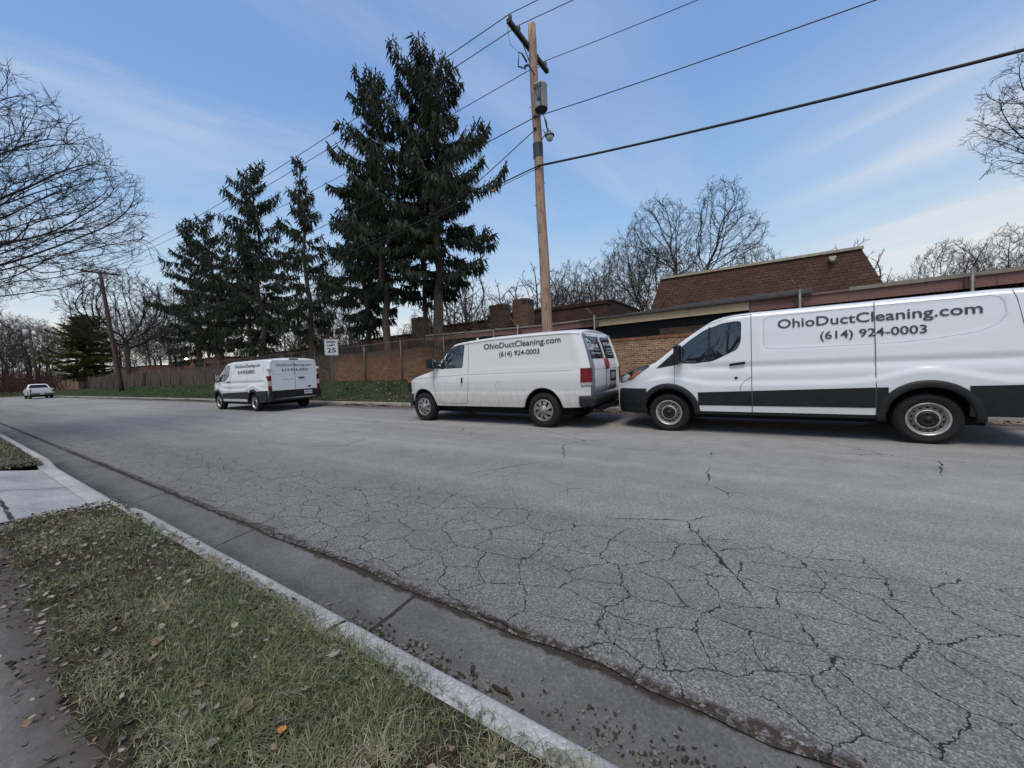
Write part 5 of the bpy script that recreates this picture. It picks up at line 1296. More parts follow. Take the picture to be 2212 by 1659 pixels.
root = empty('utility_pole', (PX, PY, 0)); tag(root, 'tall brown wooden utility pole with transformer and crossarm behind the middle van', 'utility pole')
def lx(z): return -.045*(z-2.5)*.25
mb = MB(); zs = frange(.1, 12.05, .5); mb.tube([(lx(z)+.012*math.sin(z*1.7), .0-.02*z*.3, z) for z in zs], [lerp(.185, .125, z/12) for z in zs], 14); pole = mb.build('pole', POLEW, root)
mb = MB(); mb.box(-.06, .06, -1.28, 1.16, 11.35, 11.47, 0, o=(-.22, 0, 0)); arm_ = mb.build('crossarm', ARMW, root)
for s_ in (-1, 1):
    mb = MB(); mb.tube([(-.22, s_*.55, 11.35), (-.16, s_*.05, 10.75)], .016, 5); mb.build('arm_brace', ARMW, arm_)
for y in (-1.16, -.68, 1.02):
    mb = MB(); mb.lathe([(.02, 11.47), (.03, 11.50), (.055, 11.52), (.03, 11.54), (.06, 11.57), (.035, 11.59), (.055, 11.62), (.03, 11.66), (.001, 11.68)], 10, 'z', o=(-.22, y, 0)); mb.build('insulator', INS, arm_)
mb = MB(); tx_, ty_ = .24, -.30
mb.lathe([(.001, 9.170), (.185, 9.180), (.20, 9.210), (.20, 9.870), (.21, 9.880), (.21, 9.920), (.19, 9.940), (.06, 9.990), (.001, 10.000)], 28, 'z', o=(tx_, ty_, 0), ms=[1,1,0,0,0,0,0,0]); tr_ = mb.build('transformer', [BLUEG, simple('transformer_base', (.03,.035,.04), None, 4, .6)], root)
mb = MB(); mb.box(tx_-.03, tx_+.06, ty_-.206, ty_-.20, 9.370, 9.460); mb.build('label_plate', PBLUE, tr_)
for dx in (-.10, .0, .10): mb = MB(); mb.lathe([(.025, 9.770), (.035, 9.810), (.02, 9.850), (.03, 9.890), (.001, 9.950)], 8, 'z', o=(tx_+dx, ty_-.20, -.02)); mb.build('bushing', INS, tr_)
for k, dx in enumerate((-.06, .03, .10)):
    mb = MB(); mb.tube([(tx_+dx, ty_-.22, 9.790), (tx_+dx+.03, ty_-.25, 9.550), (tx_+.12, ty_-.24, 9.250), (tx_+.17, ty_-.16, 8.850), (tx_+.20-.03*k, ty_-.05, 8.72+.03*k), (tx_+.02, .05, 8.56+.03*k), (.12, .02, 8.75)], .010, 5); mb.build('service_cable', BLK, tr_)
mb = MB(); mb.tube([(-.02, -.14, 10.45), (-.03, -.50, 10.52)], .022, 6); mb.tube([(-.04, -.50, 10.55), (-.10, -.62, 10.45)], .035, 8); mb.tube([(-.04, -.58, 10.58), (-.06, -.80, 10.68)], .03, 8); mb.tube([(-.06, -.80, 10.70), (-.10, -.95, 10.66), (-.12, -.98, 10.25)], .016, 6); mb.tube([(-.12, -.98, 10.25), (-.06, -.62, 10.36)], .02, 6)
mb.build('fuse_cutout', INS, root)
mb = MB(); mb.tube([(-.22, -1.16, 11.6), (-.35, -1.13, 11.3), (-.30, -1.08, 10.9), (-.1, -.85, 10.68)], .006, 4); mb.build('jumper_wire', BLK, root)
mb = MB(); mb.tube([(-.19, 0, 7.95), (-.19, 0, 7.95)], .001, 3); mb.lathe([(.160, 7.95), (.163, 8.38)], 20, 'z', o=(lx(8.1), -.05, 0)); mb.build('dark_band', simple('band_dark', (.03,.045,.05), None, 5, .5), pole)
r_ = empty('street_lamp', (0, 0, 0), 0, root)
mb = MB(); mb.tube([(.10, -.08, 8.45), (.28, -.16, 8.52), (.42, -.22, 8.46)], .016, 6); mb.build('lamp_arm', GALV, r_)
mb = MB(); mb.lathe([(.001, 8.52), (.05, 8.52), (.06, 8.44), (.14, 8.40), (.15, 8.36)], 16, 'z', o=(.46, -.24, 0)); mb.tube([(.40, -.22, 8.5), (.40, -.22, 8.62)], .035, 8); mb.build('lamp_hood', simple('lamp_hood', (.12,.15,.15), None, 5, .5), r_)
mb = MB(); mb.lathe([(.11, 8.35), (.11, 8.27), (.07, 8.22), (.001, 8.21)], 16, 'z', o=(.46, -.24, 0)); mb.build('lamp_glass', simple('lamp_glass', (.45,.47,.45), None, 5, .15, coat=.5), r_)
for z in (9.15, 8.78): mb = MB(); mb.lathe([(.03, -.24), (.055, -.21), (.03, -.18), (.055, -.15)], 8, 'y', o=(-.05, 0, z)); mb.build('spool_insulator', INS, root)
q = random.Random(2)
mb = MB()
for k in range(11): z = 3.4+k*.75+q.uniform(-.2, .2); a = q.uniform(0, 2*PI); mb = MB(); mb.tube([(lx(z)+.13*math.cos(a), -.05+.13*math.sin(a), z), (lx(z)+.22*math.cos(a), -.05+.22*math.sin(a), z+.01)], .010, 5); mb.build('step_bolt', INS, pole)
# leaning pole far left
LX, LY = -60.2, 12.0
root = empty('utility_pole', (LX, LY, .6)); tag(root, 'dark reddish wooden pole leaning towards the street at far left, plain crossarm', 'utility pole')
lean = lambda z: (-.6*z/12, -.68*z/12)
mb = MB(); mb.tube([(*lean(z), z) for z in [-.3+1.35*k for k in range(11)]], [lerp(.24, .15, k/10) for k in range(11)], 12); mb.build('pole', POLED, root)
mb = MB(); mb.box(-.07, .07, -1.45, 1.45, 12.95, 13.1, 0, o=(-.65, -.74, 0)); ar = mb.build('crossarm', POLED, root)
for y in (-1.3, -.6, 1.25): mb = MB(); mb.lathe([(.05, 13.1), (.07, 13.2), (.03, 13.28), (.001, 13.3)], 8, 'z', o=(-.65, -.74+y, 0)); mb.build('insulator', INS, ar)
# small pole with transformer beyond the pickup
root = empty('utility_pole', (-112, 11.5, .4)); tag(root, 'distant short looking pole with white transformer at the far left edge', 'utility pole')
mb = MB(); mb.tube([(0, 0, 0), (-.4, -.5, 12)], [.22, .15], 10); mb.build('pole', POLED, root)
mb = MB(); mb.lathe([(.001, 10.3), (.38, 10.32), (.38, 11.6), (.001, 11.7)], 14, 'z', o=(-.4, -.9, 0)); mb.build('transformer', BLUEG, root)
mb = MB(); mb.tube([(0, -.4, 8.9), (-.3, -1.6, 9.3), (-.5, -2.2, 9.2)], .05, 6); mb.build('lamp_arm', GALV, root)
# ------------------------------------------------------------------ overhead wires
WIRE = simple('wire_black', (.02,.02,.024), None, 5, .7)
def wire(a, b, sag, r, label, n=28):
    a, b = Vector(a), Vector(b); mb = MB()
    mb.tube([a.lerp(b, k/n)-Vector((0, 0, 4*sag*(k/n)*(1-k/n))) for k in range(n+1)], r, 5)
    tag(mb.build('overhead_wire', WIRE), label, 'wire', 'overhead wires')
PT = PX-.22
for k, (y, ly, ln) in enumerate(((-1.16, -1.3, 'front'), (-.68, -.6, 'second'), (1.02, 1.25, 'rear'))):
    wire((PT, PY+y, 11.68), (LX-.65, LY-.74+ly, 13.85), 1.0, .013, f'thin wire from the {ln} crossarm insulator towards the far leaning pole')
    wire((PT, PY+y, 11.68), (46, PY+y+.4, 12.2), 1.7, .011, f'thin wire from the {ln} crossarm insulator rising out of the top right')
wire((PX-.05, PY-.18, 9.15), (LX-.45, LY-.5, 9.8), 1.0, .015, 'twisted wire below the transformer running left')
wire((PX-.05, PY-.18, 9.15), (46, PY, 9.6), 1.5, .013, 'wire below the transformer running to the upper right')
wire((PX-.05, PY-.18, 8.78), (-38, 18, 5.2), .8, .014, 'service wire running down left into the spruces')
wire((PX-.02, PY-.20, 7.62), (46, PY, 7.9), 1.85, .034, 'thick black communication cable crossing the right half of the sky')
wire((PX-.02, PY-.20, 7.62), (LX-.4, LY-.45, 7.6), 1.1, .021, 'thick black communication cable running down left in front of the spruces')
wire((PX-.02, PY-.20, 7.55), (LX-.4, LY-.45, 7.4), 1.25, .010, 'thinner cable just below the thick communication cable on the left')
wire((LX-.4, LY-.45, 7.6), (-112.3, 11.1, 9.0), 1.6, .022, 'pale cable sagging between the two far left poles')
mb = MB(); mb.box(-.09, .09, -.02, .02, -.045, .035); tag(mb.build('cable_tag', simple('orange_tag', (.40,.09,.04), None, 5, .6), loc=(-7.6, 10.98, 7.33)), 'small orange tag on the thick cable left of the pole', 'cable tag')
# ------------------------------------------------------------------ bare trees grown by space colonisation
def colonise(seed, trunk_top, blobs, n, D=.4, di=2.2, dk=.65, trop=.05, tip=.012, r_max=.3, twigs=3, twl=(.18, .5), iters=90, expo=2.15, shell=.35, thr=.05, twr=None, base=(0, 0, 0), droop=0.):
    """blobs: (cx,cy,cz,rx,ry,rz,weight) ellipsoids that make up the crown; returns trunk and crown builders"""
    R = np.random.RandomState(seed)
    pts = []
    W = np.array([b[6] for b in blobs], float); W /= W.sum()
    for b, w in zip(blobs, W):
        m = int(n*w); u = R.normal(0, 1, (m, 3)); u /= np.linalg.norm(u, axis=1)[:, None]
        rad = (shell+(1-shell)*R.uniform(0, 1, m))**.6; pts.append(u*rad[:, None]*np.array(b[3:6])+np.array(b[:3]))
    A = np.concatenate(pts)
    P = [np.array(base, float)]; par = [-1]; tt = np.array(trunk_top, float); L = np.linalg.norm(tt-P[0]); k = max(2, int(L/D))
    for i in range(k):
        q = P[0]+(tt-P[0])*(i+1)/k; q[:2] += R.normal(0, .03, 2)*(1 if i < k-1 else 0); P.append(q); par.append(len(P)-2)
    P = [p for p in P]; PA = np.array(P)
    near = np.zeros(len(A), int); dist = np.full(len(A), 1e9)
    def upd(idx):
        nonlocal near, dist
        Q = np.array([P[i] for i in idx])
        for s in range(0, len(Q), 400):
            q = Q[s:s+400]; d = np.linalg.norm(A[:, None, :]-q[None], axis=2); j = d.argmin(1); m = d[np.arange(len(A)), j]
            b = m < dist; dist[b] = m[b]; near[b] = np.array(idx)[s+j[b]]
    nch = {}
    upd(list(range(len(P)))); alive = np.ones(len(A), bool)
    for it in range(iters):
        sel = alive & (dist < max(di, dist[alive].min()+.5 if alive.any() and it < 25 else di))
        if not sel.any(): break
        S = {}
        for a in np.nonzero(sel)[0]:
            v = A[a]-P[near[a]]; v = v/(np.linalg.norm(v)+1e-9); j = near[a]
            if j in S: S[j] += v
            else: S[j] = v.copy()
        new = []
        for j, v in S.items():
            if nch.get(j, 0) >= 3: alive[(near == j)] = False; continue
            nch[j] = nch.get(j, 0)+1
            g = P[j]-P[par[j]] if par[j] >= 0 else np.array([0, 0, 1.]); g = g/(np.linalg.norm(g)+1e-9)
            v = v/(np.linalg.norm(v)+1e-9)+g*.65+R.normal(0, .09, 3)+np.array([0, 0, trop]); v /= np.linalg.norm(v)+1e-9
            P.append(P[j]+v*D); par.append(j); new.append(len(P)-1)
        upd(new); dk_ = dist < dk; alive &= ~dk_; dist[~alive] = 1e9
        if len(P) > 9000: break
    N = len(P); ch = [[] for _ in range(N)]
    for i in range(1, N): ch[par[i]].append(i)
    r = np.zeros(N)
    for i in range(N-1, -1, -1):
        r[i] = tip if not ch[i] else (sum(r[c]**expo for c in ch[i]))**(1/expo)
    r = np.maximum(r*min(1., r_max/r[0]) if r[0] > r_max else r, tip*.8)
    nb = int(np.linalg.norm(tt-np.array(base))/D)
    r[0] *= 1.35
    if len(r) > 1: r[1] *= 1.1
    T, K = MB(), MB(); q = random.Random(seed)
    stack = [(0, None)]
    while stack:
        s, p0 = stack.pop(); path = [] if p0 is None else [p0]; rr = [] if p0 is None else [r[s]]
        i = s
        while True:
            path.append(i); rr.append(r[i])
            if not ch[i]: break
            c = sorted(ch[i], key=lambda c: -r[c])
            for o in c[1:]: stack.append((o, i))
            if r[c[0]] < thr <= r[i] and i != s: stack.append((c[0], i)); break
            i = c[0]
        if len(path) > 1:
            m = max(rr[1:] if len(rr) > 2 else rr)
            pp = [Vector(P[j]) for j in path]
            if len(pp) > 3:                                # soften the zigzag
                pp = [pp[0]]+[(pp[k-1]+pp[k]*2+pp[k+1])*.25 for k in range(1, len(pp)-1)]+[pp[-1]]
            (T if m >= thr else K).tube(pp, rr, 10 if m > .15 else 6 if m > .05 else 4 if m > .025 else 3, cap=False)
    tw = twr or tip*.75
    for i in range(1, N):
        if r[i] < tip*2.9:
            g = Vector(P[i]-P[par[i]]).normalized(); nt = twigs if not ch[i] else max(2, twigs//2)
            for k in range(nt):
                d = (g*.9+Vector((q.gauss(0, .55), q.gauss(0, .55), q.gauss(.12-droop, .4)))).normalized(); l = q.uniform(*twl); p = Vector(P[i])
                e = p+d*l*.55; f = e+(d+Vector((q.gauss(0, .25), q.gauss(0, .25), .15))).normalized()*l*.5
                K.tube([p, e, f], [tw, tw*.8, tw*.4], 3, cap=False)
                for _ in range(2):
                  if q.random() < .75:
                    h = (d+Vector((q.gauss(0, .6), q.gauss(0, .6), q.gauss(0, .4)))).normalized(); K.tube([e, e+h*l*.4], [tw*.7, tw*.4], 3, cap=False)
    return T, K
# ------------------------------------------------------------------ trees
def bark(name, c1, c2, s=6): return simple(name, c1, c2, s, .95, bump=.5, stretch=(1, 1, .3), bdist=.02, spec=.15)
BK1 = bark('dark_bark', (.050,.042,.038), (.022,.019,.018)); BK2 = bark('grey_brown_bark', (.115,.095,.078), (.055,.045,.038)); BK3 = bark('spruce_bark', (.165,.125,.100), (.080,.058,.046), 9); BK4 = bark('twig_haze_bark', (.120,.100,.092), (.062,.052,.050)); BK5 = bark('reddish_twigs', (.115,.055,.052), (.06,.03,.03))
def grow(seed, H, r0, trunk_h, n_limb, spread, droop=.0, levels=4, twig=.010, dens=1., up=.35, wob=.16, limb_dirs=None, zsplit=1, sides=(10, 7, 5, 3, 3, 3), fork=False, len_k=(.55, .55, .5, .5), lsc=1.):
    q = random.Random(seed); T = MB(); K = MB()
    def rv(s): return Vector((q.gauss(0, s), q.gauss(0, s), q.gauss(0, s)))
    def limb(p, d, L, r, lev):
        n = max(3, int(L/(.55 if lev < 2 else .32))) if lev < 3 else 3
        n = min(n, 14); pts = [p.copy()]; rad = [r]; st = L/n; dd = d.normalized(); end = max(twig*.45, r*(.30 if lev < levels else .5))
        for i in range(n):
            dd = (dd+rv((wob*.4, wob, wob*.75, wob*.6, wob*.6, wob*.6)[lev])+Vector((0, 0, (up if lev < 3 else up*.5)*(.25 if lev else 0)))*(1 if droop == 0 or lev < 2 else 0)-Vector((0, 0, droop*(.25 if lev > 1 else .05)*(1-i/n)))).normalized()
            pts.append(pts[-1]+dd*st); rad.append(lerp(r, end, (i+1)/n))
        (T if lev <= 1 else K).tube(pts, rad, sides[min(lev, 5)], cap=False)
        if lev >= levels: return
        if lev == 0: cnt = n_limb
        else: cnt = max(2, int(L*dens*(1.8, 3.0, 4.6, 6.0)[min(lev-1, 3)]))
        cnt = min(cnt, 20)
        for k in range(cnt):
            if lev == 0:
                t = lerp(trunk_h/H, .97, (k/max(1, cnt-1))**.8); az = k*2.4+q.uniform(-.5, .5)
            else: t = lerp(.18, 1., (k+q.random()*.8)/cnt); az = None
            f = t*n; i = min(int(f), n-1); pp = pts[i].lerp(pts[i+1], f-i); rr = lerp(rad[i], rad[i+1], f-i)
            ax = (pts[i+1]-pts[i]).normalized()
            if lev == 0:
                if limb_dirs: ld = Vector(limb_dirs[k%len(limb_dirs)]); dv = ld.normalized(); LL = ld.length
                else:
                    tilt = lerp(spread, spread*.35, (t-trunk_h/H)/(1-trunk_h/H+1e-6)); dv = Vector((math.cos(az)*math.sin(tilt), math.sin(az)*math.sin(tilt), math.cos(tilt)))
                    LL = (H-pp.z)*.75+H*.18*lsc
                limb(pp, dv, LL, min(rr*.72, r0*.62), 1)
            else:
                side = ax.orthogonal().normalized(); side.rotate(Matrix.Rotation(q.uniform(0, 2*PI), 3, ax)); an = q.uniform(.45, .95)
                dv = ax*math.cos(an)+side*math.sin(an); LL = L*(1-t*.45)*len_k[min(lev-1, 3)]*q.uniform(.6, 1.1)
                if LL < .12: continue
                limb(pp, dv, LL, max(twig*.6, rr*.50), lev+1)
    limb(Vector((0, 0, 0)), Vector((q.gauss(0, .03), q.gauss(0, .03), 1)), H*(.80 if not limb_dirs else 1), r0, 0)
    return T, K
def mktree(name, label, loc, T, K, mt, mk, cat='tree', group=None, rz=0, sc=1):
    root = empty(name, loc, rz); tag(root, label, cat, group); root.scale = (sc,)*3
    T.build('trunk', mt, root); K.build('crown', mk, root); return root
# the close street tree at the left (its trunk stands outside the frame)
T, K = colonise(31, (.3, .3, 3.2), [(.6, .8, 6.6, 4.8, 5.0, 3.3, 1.), (2.2, 2.6, 5.8, 3.4, 3.0, 2.4, .5)], 6500, D=.24, di=1.5, dk=.31, trop=.03, tip=.0065, r_max=.20, twigs=4, twl=(.16, .42), iters=90, thr=.05, shell=.25, twr=.0048)
mktree('bare_tree', 'large dark bare tree reaching in from the left edge, dense fine twigs', (-18.0, -1.5, .1), T, K, BK1, BK1)
# bare tree by the leaning pole
T, K = colonise(8, (.2, -.2, 4.0), [(.5, -.5, 10.5, 6.6, 6.2, 5.6, 1.)], 2600, D=.45, di=3.0, dk=.65, tip=.020, r_max=.62, twigs=4, twl=(.3, .8), thr=.10, trop=.05, twr=.019)
mktree('bare_tree', 'broad bare tree with forking limbs behind the leaning pole', (-74.5, 15.6, .8), T, K, BK2, BK1, rz=1.0)
# pair of tall trees behind the brown roof
T, K = colonise(12, (.2, 0, 6.6), [(-.7, 0, 11.4, 2.6, 2.6, 3.2, .8), (1.2, .3, 10.2, 2.0, 2.2, 3.0, .5)], 2200, D=.28, di=1.8, dk=.36, tip=.010, r_max=.30, twigs=3, expo=2.0, twl=(.2, .5), thr=.045, twr=.009)
mktree('bare_tree', 'tall bare tree with rounded crown rising behind the brown roof, left of the pair', (-6.8, 35.5, .8), T, K, BK2, BK1)
T, K = colonise(17, (.1, 0, 6.8), [(1.2, .2, 12.2, 1.9, 2.4, 2.4, .6), (2.2, -.2, 9.6, 2.2, 2.2, 1.9, .6), (.3, 0, 9.4, 1.5, 1.5, 2.4, .3)], 1900, D=.28, di=1.8, dk=.36, tip=.010, r_max=.29, twigs=3, expo=2.0, twl=(.2, .5), thr=.045, twr=.009)
mktree('bare_tree', 'tall bare tree with a long limb behind the brown roof, right of the pair', (-3.9, 35, .8), T, K, BK2, BK1)
# branches from the right edge
T, K = colonise(41, (-.5, 0, 7.0), [(-.6, 0, 12.6, 7.6, 6.0, 4.6, 1.)], 4800, D=.32, di=2.0, dk=.46, tip=.010, r_max=.36, twigs=4, twl=(.25, .65), thr=.07, twr=.009, droop=.15, iters=80)
mktree('bare_tree', 'bare tree whose drooping fine branches enter at the right edge', (17.6, 31.5, .5), T, K, BK1, BK1)
# a street tree behind the camera, mirrored in the van windows
T, K = grow(55, 9, .22, 2.5, 8, .9, levels=3, twig=.02, dens=.9, up=.3)
mktree('bare_tree', 'bare garden tree on the near side, seen only as a reflection in the van glass', (-1.5, -9, .1), T, K, BK1, BK1)
# bare trees in the middle distance behind the houses
protos = []
for sd, bl, tt_ in ((61, [(0, 0, 7.8, 3.1, 3.1, 3.9, 1.)], 3.2), (62, [(-.8, 0, 8.2, 2.4, 2.6, 3.6, .6), (1.0, .3, 7.2, 2.5, 2.5, 3.2, .6)], 3.0), (63, [(.2, 0, 7.2, 3.5, 3.4, 3.5, 1.)], 2.4)):
    protos.append(colonise(sd, (.1, 0, tt_), bl, 2300, D=.32, di=2.0, dk=.42, tip=.011, r_max=.20, twigs=4, twl=(.25, .6), thr=.05, twr=.011, trop=.10))
PM = [(T.build('trunk', BK2), K.build('crown', BK4)) for T, K in protos]
used = [False]*3
def put(kind, x, y, z, rz, sc, label, group):
    root = empty('bare_tree', (x, y, z), rz); tag(root, label, 'tree', group); root.scale = (sc,)*3
    for o in PM[kind]:
        c = o if not used[kind] else o.copy()
        if used[kind]: COL.objects.link(c)
        c.parent = root
    used[kind] = True
q = random.Random(77)
for k, (x, y, sc, lab) in enumerate([
    (-21.5, 44, .95, 'bare tree just left of the utility pole above the chimneys'), (-18.6, 42, 1.05, 'bare tree directly behind the utility pole'), (-15.6, 43, 1.0, 'bare tree just right of the utility pole'),
    (-12.9, 41, 1.05, 'rounded bare tree second to the right of the utility pole'), (-10.2, 39, 1.15, 'bare tree between the pole and the tall pair'), (-8.6, 44, 1.2, 'bare tree left behind the tall pair'),
    (-1.0, 41, .92, 'low spreading bare tree right of the tall pair'), (7.9, 47, .62, 'bare tree at the right end of the brown roof'), (10.2, 50, .70, 'small bare tree right of the brown roof'), (12.6, 46, .80, 'bare tree above the pink fascia near the right edge'), (15.6, 47, .84, 'bare tree at the right edge above the van roof'), (18.5, 50, .80, 'bare tree cut by the right edge of the photo')]):
    put(k%3, x, y, .6, q.uniform(0, 6), sc, lab, 'bare trees behind the houses')
for k in range(16):
    x = -56-6.5*k+q.uniform(-2, 2); y = 30+q.uniform(-4, 10)+.02*k
    put(k%3, x, y, .6, q.uniform(0, 6), q.uniform(1.25, 1.75), 'bare tree in the line behind the low houses on the left', 'bare trees behind the low houses on the left')
for k in range(13):
    x = -140-q.uniform(-14, 30); y = 8+k*2.2-12
    put(k%3, x, y, .2, q.uniform(0, 6), q.uniform(1.3, 1.8), 'bare tree standing in the thicket at the end of the street', 'bare trees at the end of the street')
# far wood: one mass of bare trees along the horizon
T, K = colonise(91, (0, 0, 3), [(0, 0, 7.6, 3.0, 3.0, 4.2, 1.)], 330, D=.7, di=3.5, dk=.95, tip=.035, r_max=.2, twigs=2, twl=(.4, .9), thr=.09, twr=.026)
T2, K2 = colonise(92, (0, 0, 3.4), [(0, .2, 8.0, 2.6, 2.8, 4.4, 1.)], 330, D=.7, di=3.5, dk=.95, tip=.035, r_max=.2, twigs=2, twl=(.4, .9), thr=.09, twr=.026)
V = []; F_ = []; srcs = []
for a, b in ((T, K), (T2, K2)):
    n = len(a.v); srcs.append((np.array(a.v+b.v), a.f+[tuple(i+n for i in f) for f in b.f]))
vv = []; ff = []; base_ = 0
for k in range(230):
    u = q.random()
    if u < .62: x = q.uniform(-190, 60); y = q.uniform(62, 105)+max(0, x)*.4
    elif u < .8: x = q.uniform(-110, -20); y = q.uniform(42, 60)
    else: x = q.uniform(-230, -165); y = q.uniform(-60, 60)
    sc = q.uniform(.85, 1.35)*(1+.2*(u > .8)); a = q.uniform(0, 6.28); c_, s_ = math.cos(a), math.sin(a); A, f = srcs[k%2]
    P_ = np.stack([(A[:, 0]*c_-A[:, 1]*s_)*sc+x, (A[:, 0]*s_+A[:, 1]*c_)*sc+y, A[:, 2]*sc+.2], 1)
    vv.append(P_); ff += [tuple(i+base_ for i in g_) for g_ in f]; base_ += len(A)
vv = np.concatenate(vv); me = bpy.data.meshes.new('far_wood'); me.from_pydata(vv.tolist(), [], ff); me.materials.append(BK4); me.update()
o = bpy.data.objects.new('far_wood', me); COL.objects.link(o); tag(o, 'distant leafless woodland along the horizon behind the houses', 'woodland', kind='stuff')
# thicket of undergrowth: many thin upright stems
def thicket(name, x0, x1, y0, y1, n, H, r, m, label, seed, z=.3):
    q = random.Random(seed); mb = MB()
    for k in range(n):
        x, y = q.uniform(x0, x1), q.uniform(y0, y1); p = Vector((x, y, z)); h = H*q.uniform(.5, 1.1)
        d = Vector((q.gauss(0, .25), q.gauss(0, .25), 1)).normalized(); pts = [p, p+d*h*.5+Vector((q.gauss(0, .1), q.gauss(0, .1), 0))*h*.3, p+d*h]
        mb.tube(pts, [r, r*.7, r*.3], 3, cap=False)
        for j in range(4):
            t = q.uniform(.3, .95); b = p+d*h*t; e = Vector((q.gauss(0, .5), q.gauss(0, .5), q.uniform(.1, .8)))*h*.3
            mb.tube([b, b+e*.5+Vector((0, 0, -.02*h)), b+e], [r*.5, r*.4, r*.2], 3, cap=False)
    o = mb.build(name, m); tag(o, label, 'undergrowth', kind='stuff')
thicket('undergrowth', -150, -100, -8, 16, 1500, 4.5, .035, BK5, 'reddish bare thicket at the end of the street', 3)
thicket('undergrowth', -175, -130, -30, 30, 1500, 7.0, .05, BK1, 'dark tangled thicket behind the reddish bushes', 4)
thicket('undergrowth', -48, -24, 15.6, 20, 500, 3.4, .018, BK2, 'bare brush growing behind the dark wall under the spruces', 5, .8)
# bare shrubs against the wall
for x, y, sc, sd, lab in ((-13.3, 13.5, 1.0, 71, 'tangled bare shrub against the brick wall in front of the middle van'), (-11.3, 14.6, 1.15, 72, 'taller bare shrub behind the fence just left of the middle van'), (-23.6, 14.5, 1.0, 73, 'bare shrub between the far van and the speed limit sign')):
    T, K = grow(sd, 3.4*sc, .035, .25, 12, 1.15, levels=3, twig=.008, dens=2.0, up=.2, wob=.2, sides=(6, 5, 4, 3, 3, 3))
    mktree('bare_shrub', lab, (x, y, .75), T, K, BK2, BK2, 'shrub')
# ------------------------------------------------------------------ spruces
def needle_mat(name, a, b, c):
    t = NT(name); P = t.pos(); n = t.noise(P, 1.1, 3, .6); m = t.noise(P, 12, 3, .6)
    cc = t.mix(t.maprange(m, .4, .7, 0., .6), t.ramp(n, [(.3, a), (.6, b)]), c); t.col(cc); t.rough(.7); t.b.inputs['Specular IOR Level'].default_value = .2
    return t.mat
NS = needle_mat('spruce_needles', (.022,.033,.022), (.042,.058,.036), (.066,.062,.040)); NP = needle_mat('pine_needles', (.070,.090,.026), (.125,.135,.040), (.17,.14,.05))
def spruce(seed, H, r0, clear, rmax, nb=90, top_bare=0., dens=1., spray=(.34, .85), pw=.8, gappy=.12, drop=.82, asym=None):
    q = random.Random(seed); T = MB(); K = MB()
    zs = frange(0, H*.97, H/14); off = [Vector((q.gauss(0, .02), q.gauss(0, .02), 0))*z for z in zs]
    base = [Vector((o.x, o.y, z)) for o, z in zip(off, zs)]
    T.tube(base, [r0*1.35 if i == 0 else lerp(r0, .03, z/H) for i, z in enumerate(zs)], 10)
    tv, tf = [], []
    sv, sf = [], []
    def spr(p, d, L, w):
        # a hanging spray: two crossed narrow blades with a ragged outline
        d = d.normalized(); s = d.orthogonal().normalized(); s.rotate(Matrix.Rotation(q.uniform(0, PI), 3, d))
        for s_ in (s, d.cross(s)):
            n = len(sv); m_ = p+d*L*.5
            sv.extend([p-s_*w*.35, p+s_*w*.35, m_+s_*w*.55, p+d*L, m_-s_*w*.55]); sf.append((n, n+1, n+2, n+3, n+4))
    for k in range(nb):
        t = (k+q.random())/nb; z = lerp(clear, H*.985, t); i = min(int(z/H*14.4), len(base)-2)
        c = base[i].lerp(base[i+1], max(0, min(1, (z-base[i].z)/(base[i+1].z-base[i].z))))
        az = k*2.399+q.gauss(0, .3)
        if q.random() < gappy and t < .9: continue
        prof = (1-t)**pw*(.38+.62*min(1, t*3)); L = rmax*prof*(q.uniform(.45, 1.18) if t < .85 else q.uniform(.35, .95))+.3
        if asym: L *= 1+asym*math.cos(az-.1)
        rise = lerp(-.05, 1.15, t**1.1)+q.gauss(0, .18); big = q.random() < .10
        if big and t > .35: rise += .7; L *= 1.15
        d = Vector((math.cos(az), math.sin(az), rise)).normalized(); n = max(3, int(L/.45)); pts = [c]
        dd = d.copy()
        for j in range(n):
            dd = (dd+Vector((q.gauss(0, .05), q.gauss(0, .05), (-.10 if j < n*.55 else .24)))).normalized(); pts.append(pts[-1]+dd*L/n)
        T.tube(pts, [lerp(.015+.028*(L/rmax), .008, j/n) for j in range(n+1)], 4, cap=False)
        # side branchlets with hanging sprays
        m = int(L*9*dens)
        for j in range(m):
            u = lerp(.10 if t > .4 else .22, 1., (j+q.random())/m); f = u*n; i2 = min(int(f), n-1); p = pts[i2].lerp(pts[i2+1], f-i2); ax = (pts[i2+1]-pts[i2]).normalized()
            sd = ax.cross(Vector((0, 0, 1))).normalized()*(1 if j%2 else -1)
            bl = (.14+.42*min(1, L/3)*(1-abs(u-.55)))*q.uniform(.5, 1.3)
            e = p+(sd*.8+ax*.55+Vector((0, 0, q.uniform(-.25, .1)))).normalized()*bl
            K.tube([p, e], [.010, .005], 3, cap=False)
            for s in range(4):
                pp = p.lerp(e, (s+.4)/4)
                dn = Vector((q.gauss(0, .22), q.gauss(0, .22), -drop))+(e-p).normalized()*(1-drop+.15)
                spr(pp, dn, q.uniform(*spray)*(.55+.45*min(1, L/2.5)), q.uniform(.05, .10))
            spr(e, (e-p)+Vector((0, 0, .02)), q.uniform(.12, .24), .06); spr(p, ax+Vector((0, 0, .1)), q.uniform(.14, .26), .07)
        spr(pts[-1], dd, .28, .08)
    for k in range(14): spr(base[-1]+Vector((0, 0, -k*.10)), Vector((q.gauss(0, .7), q.gauss(0, .7), .9)), .3, .06)
    K.add(sv, sf, 0)
    return T, K
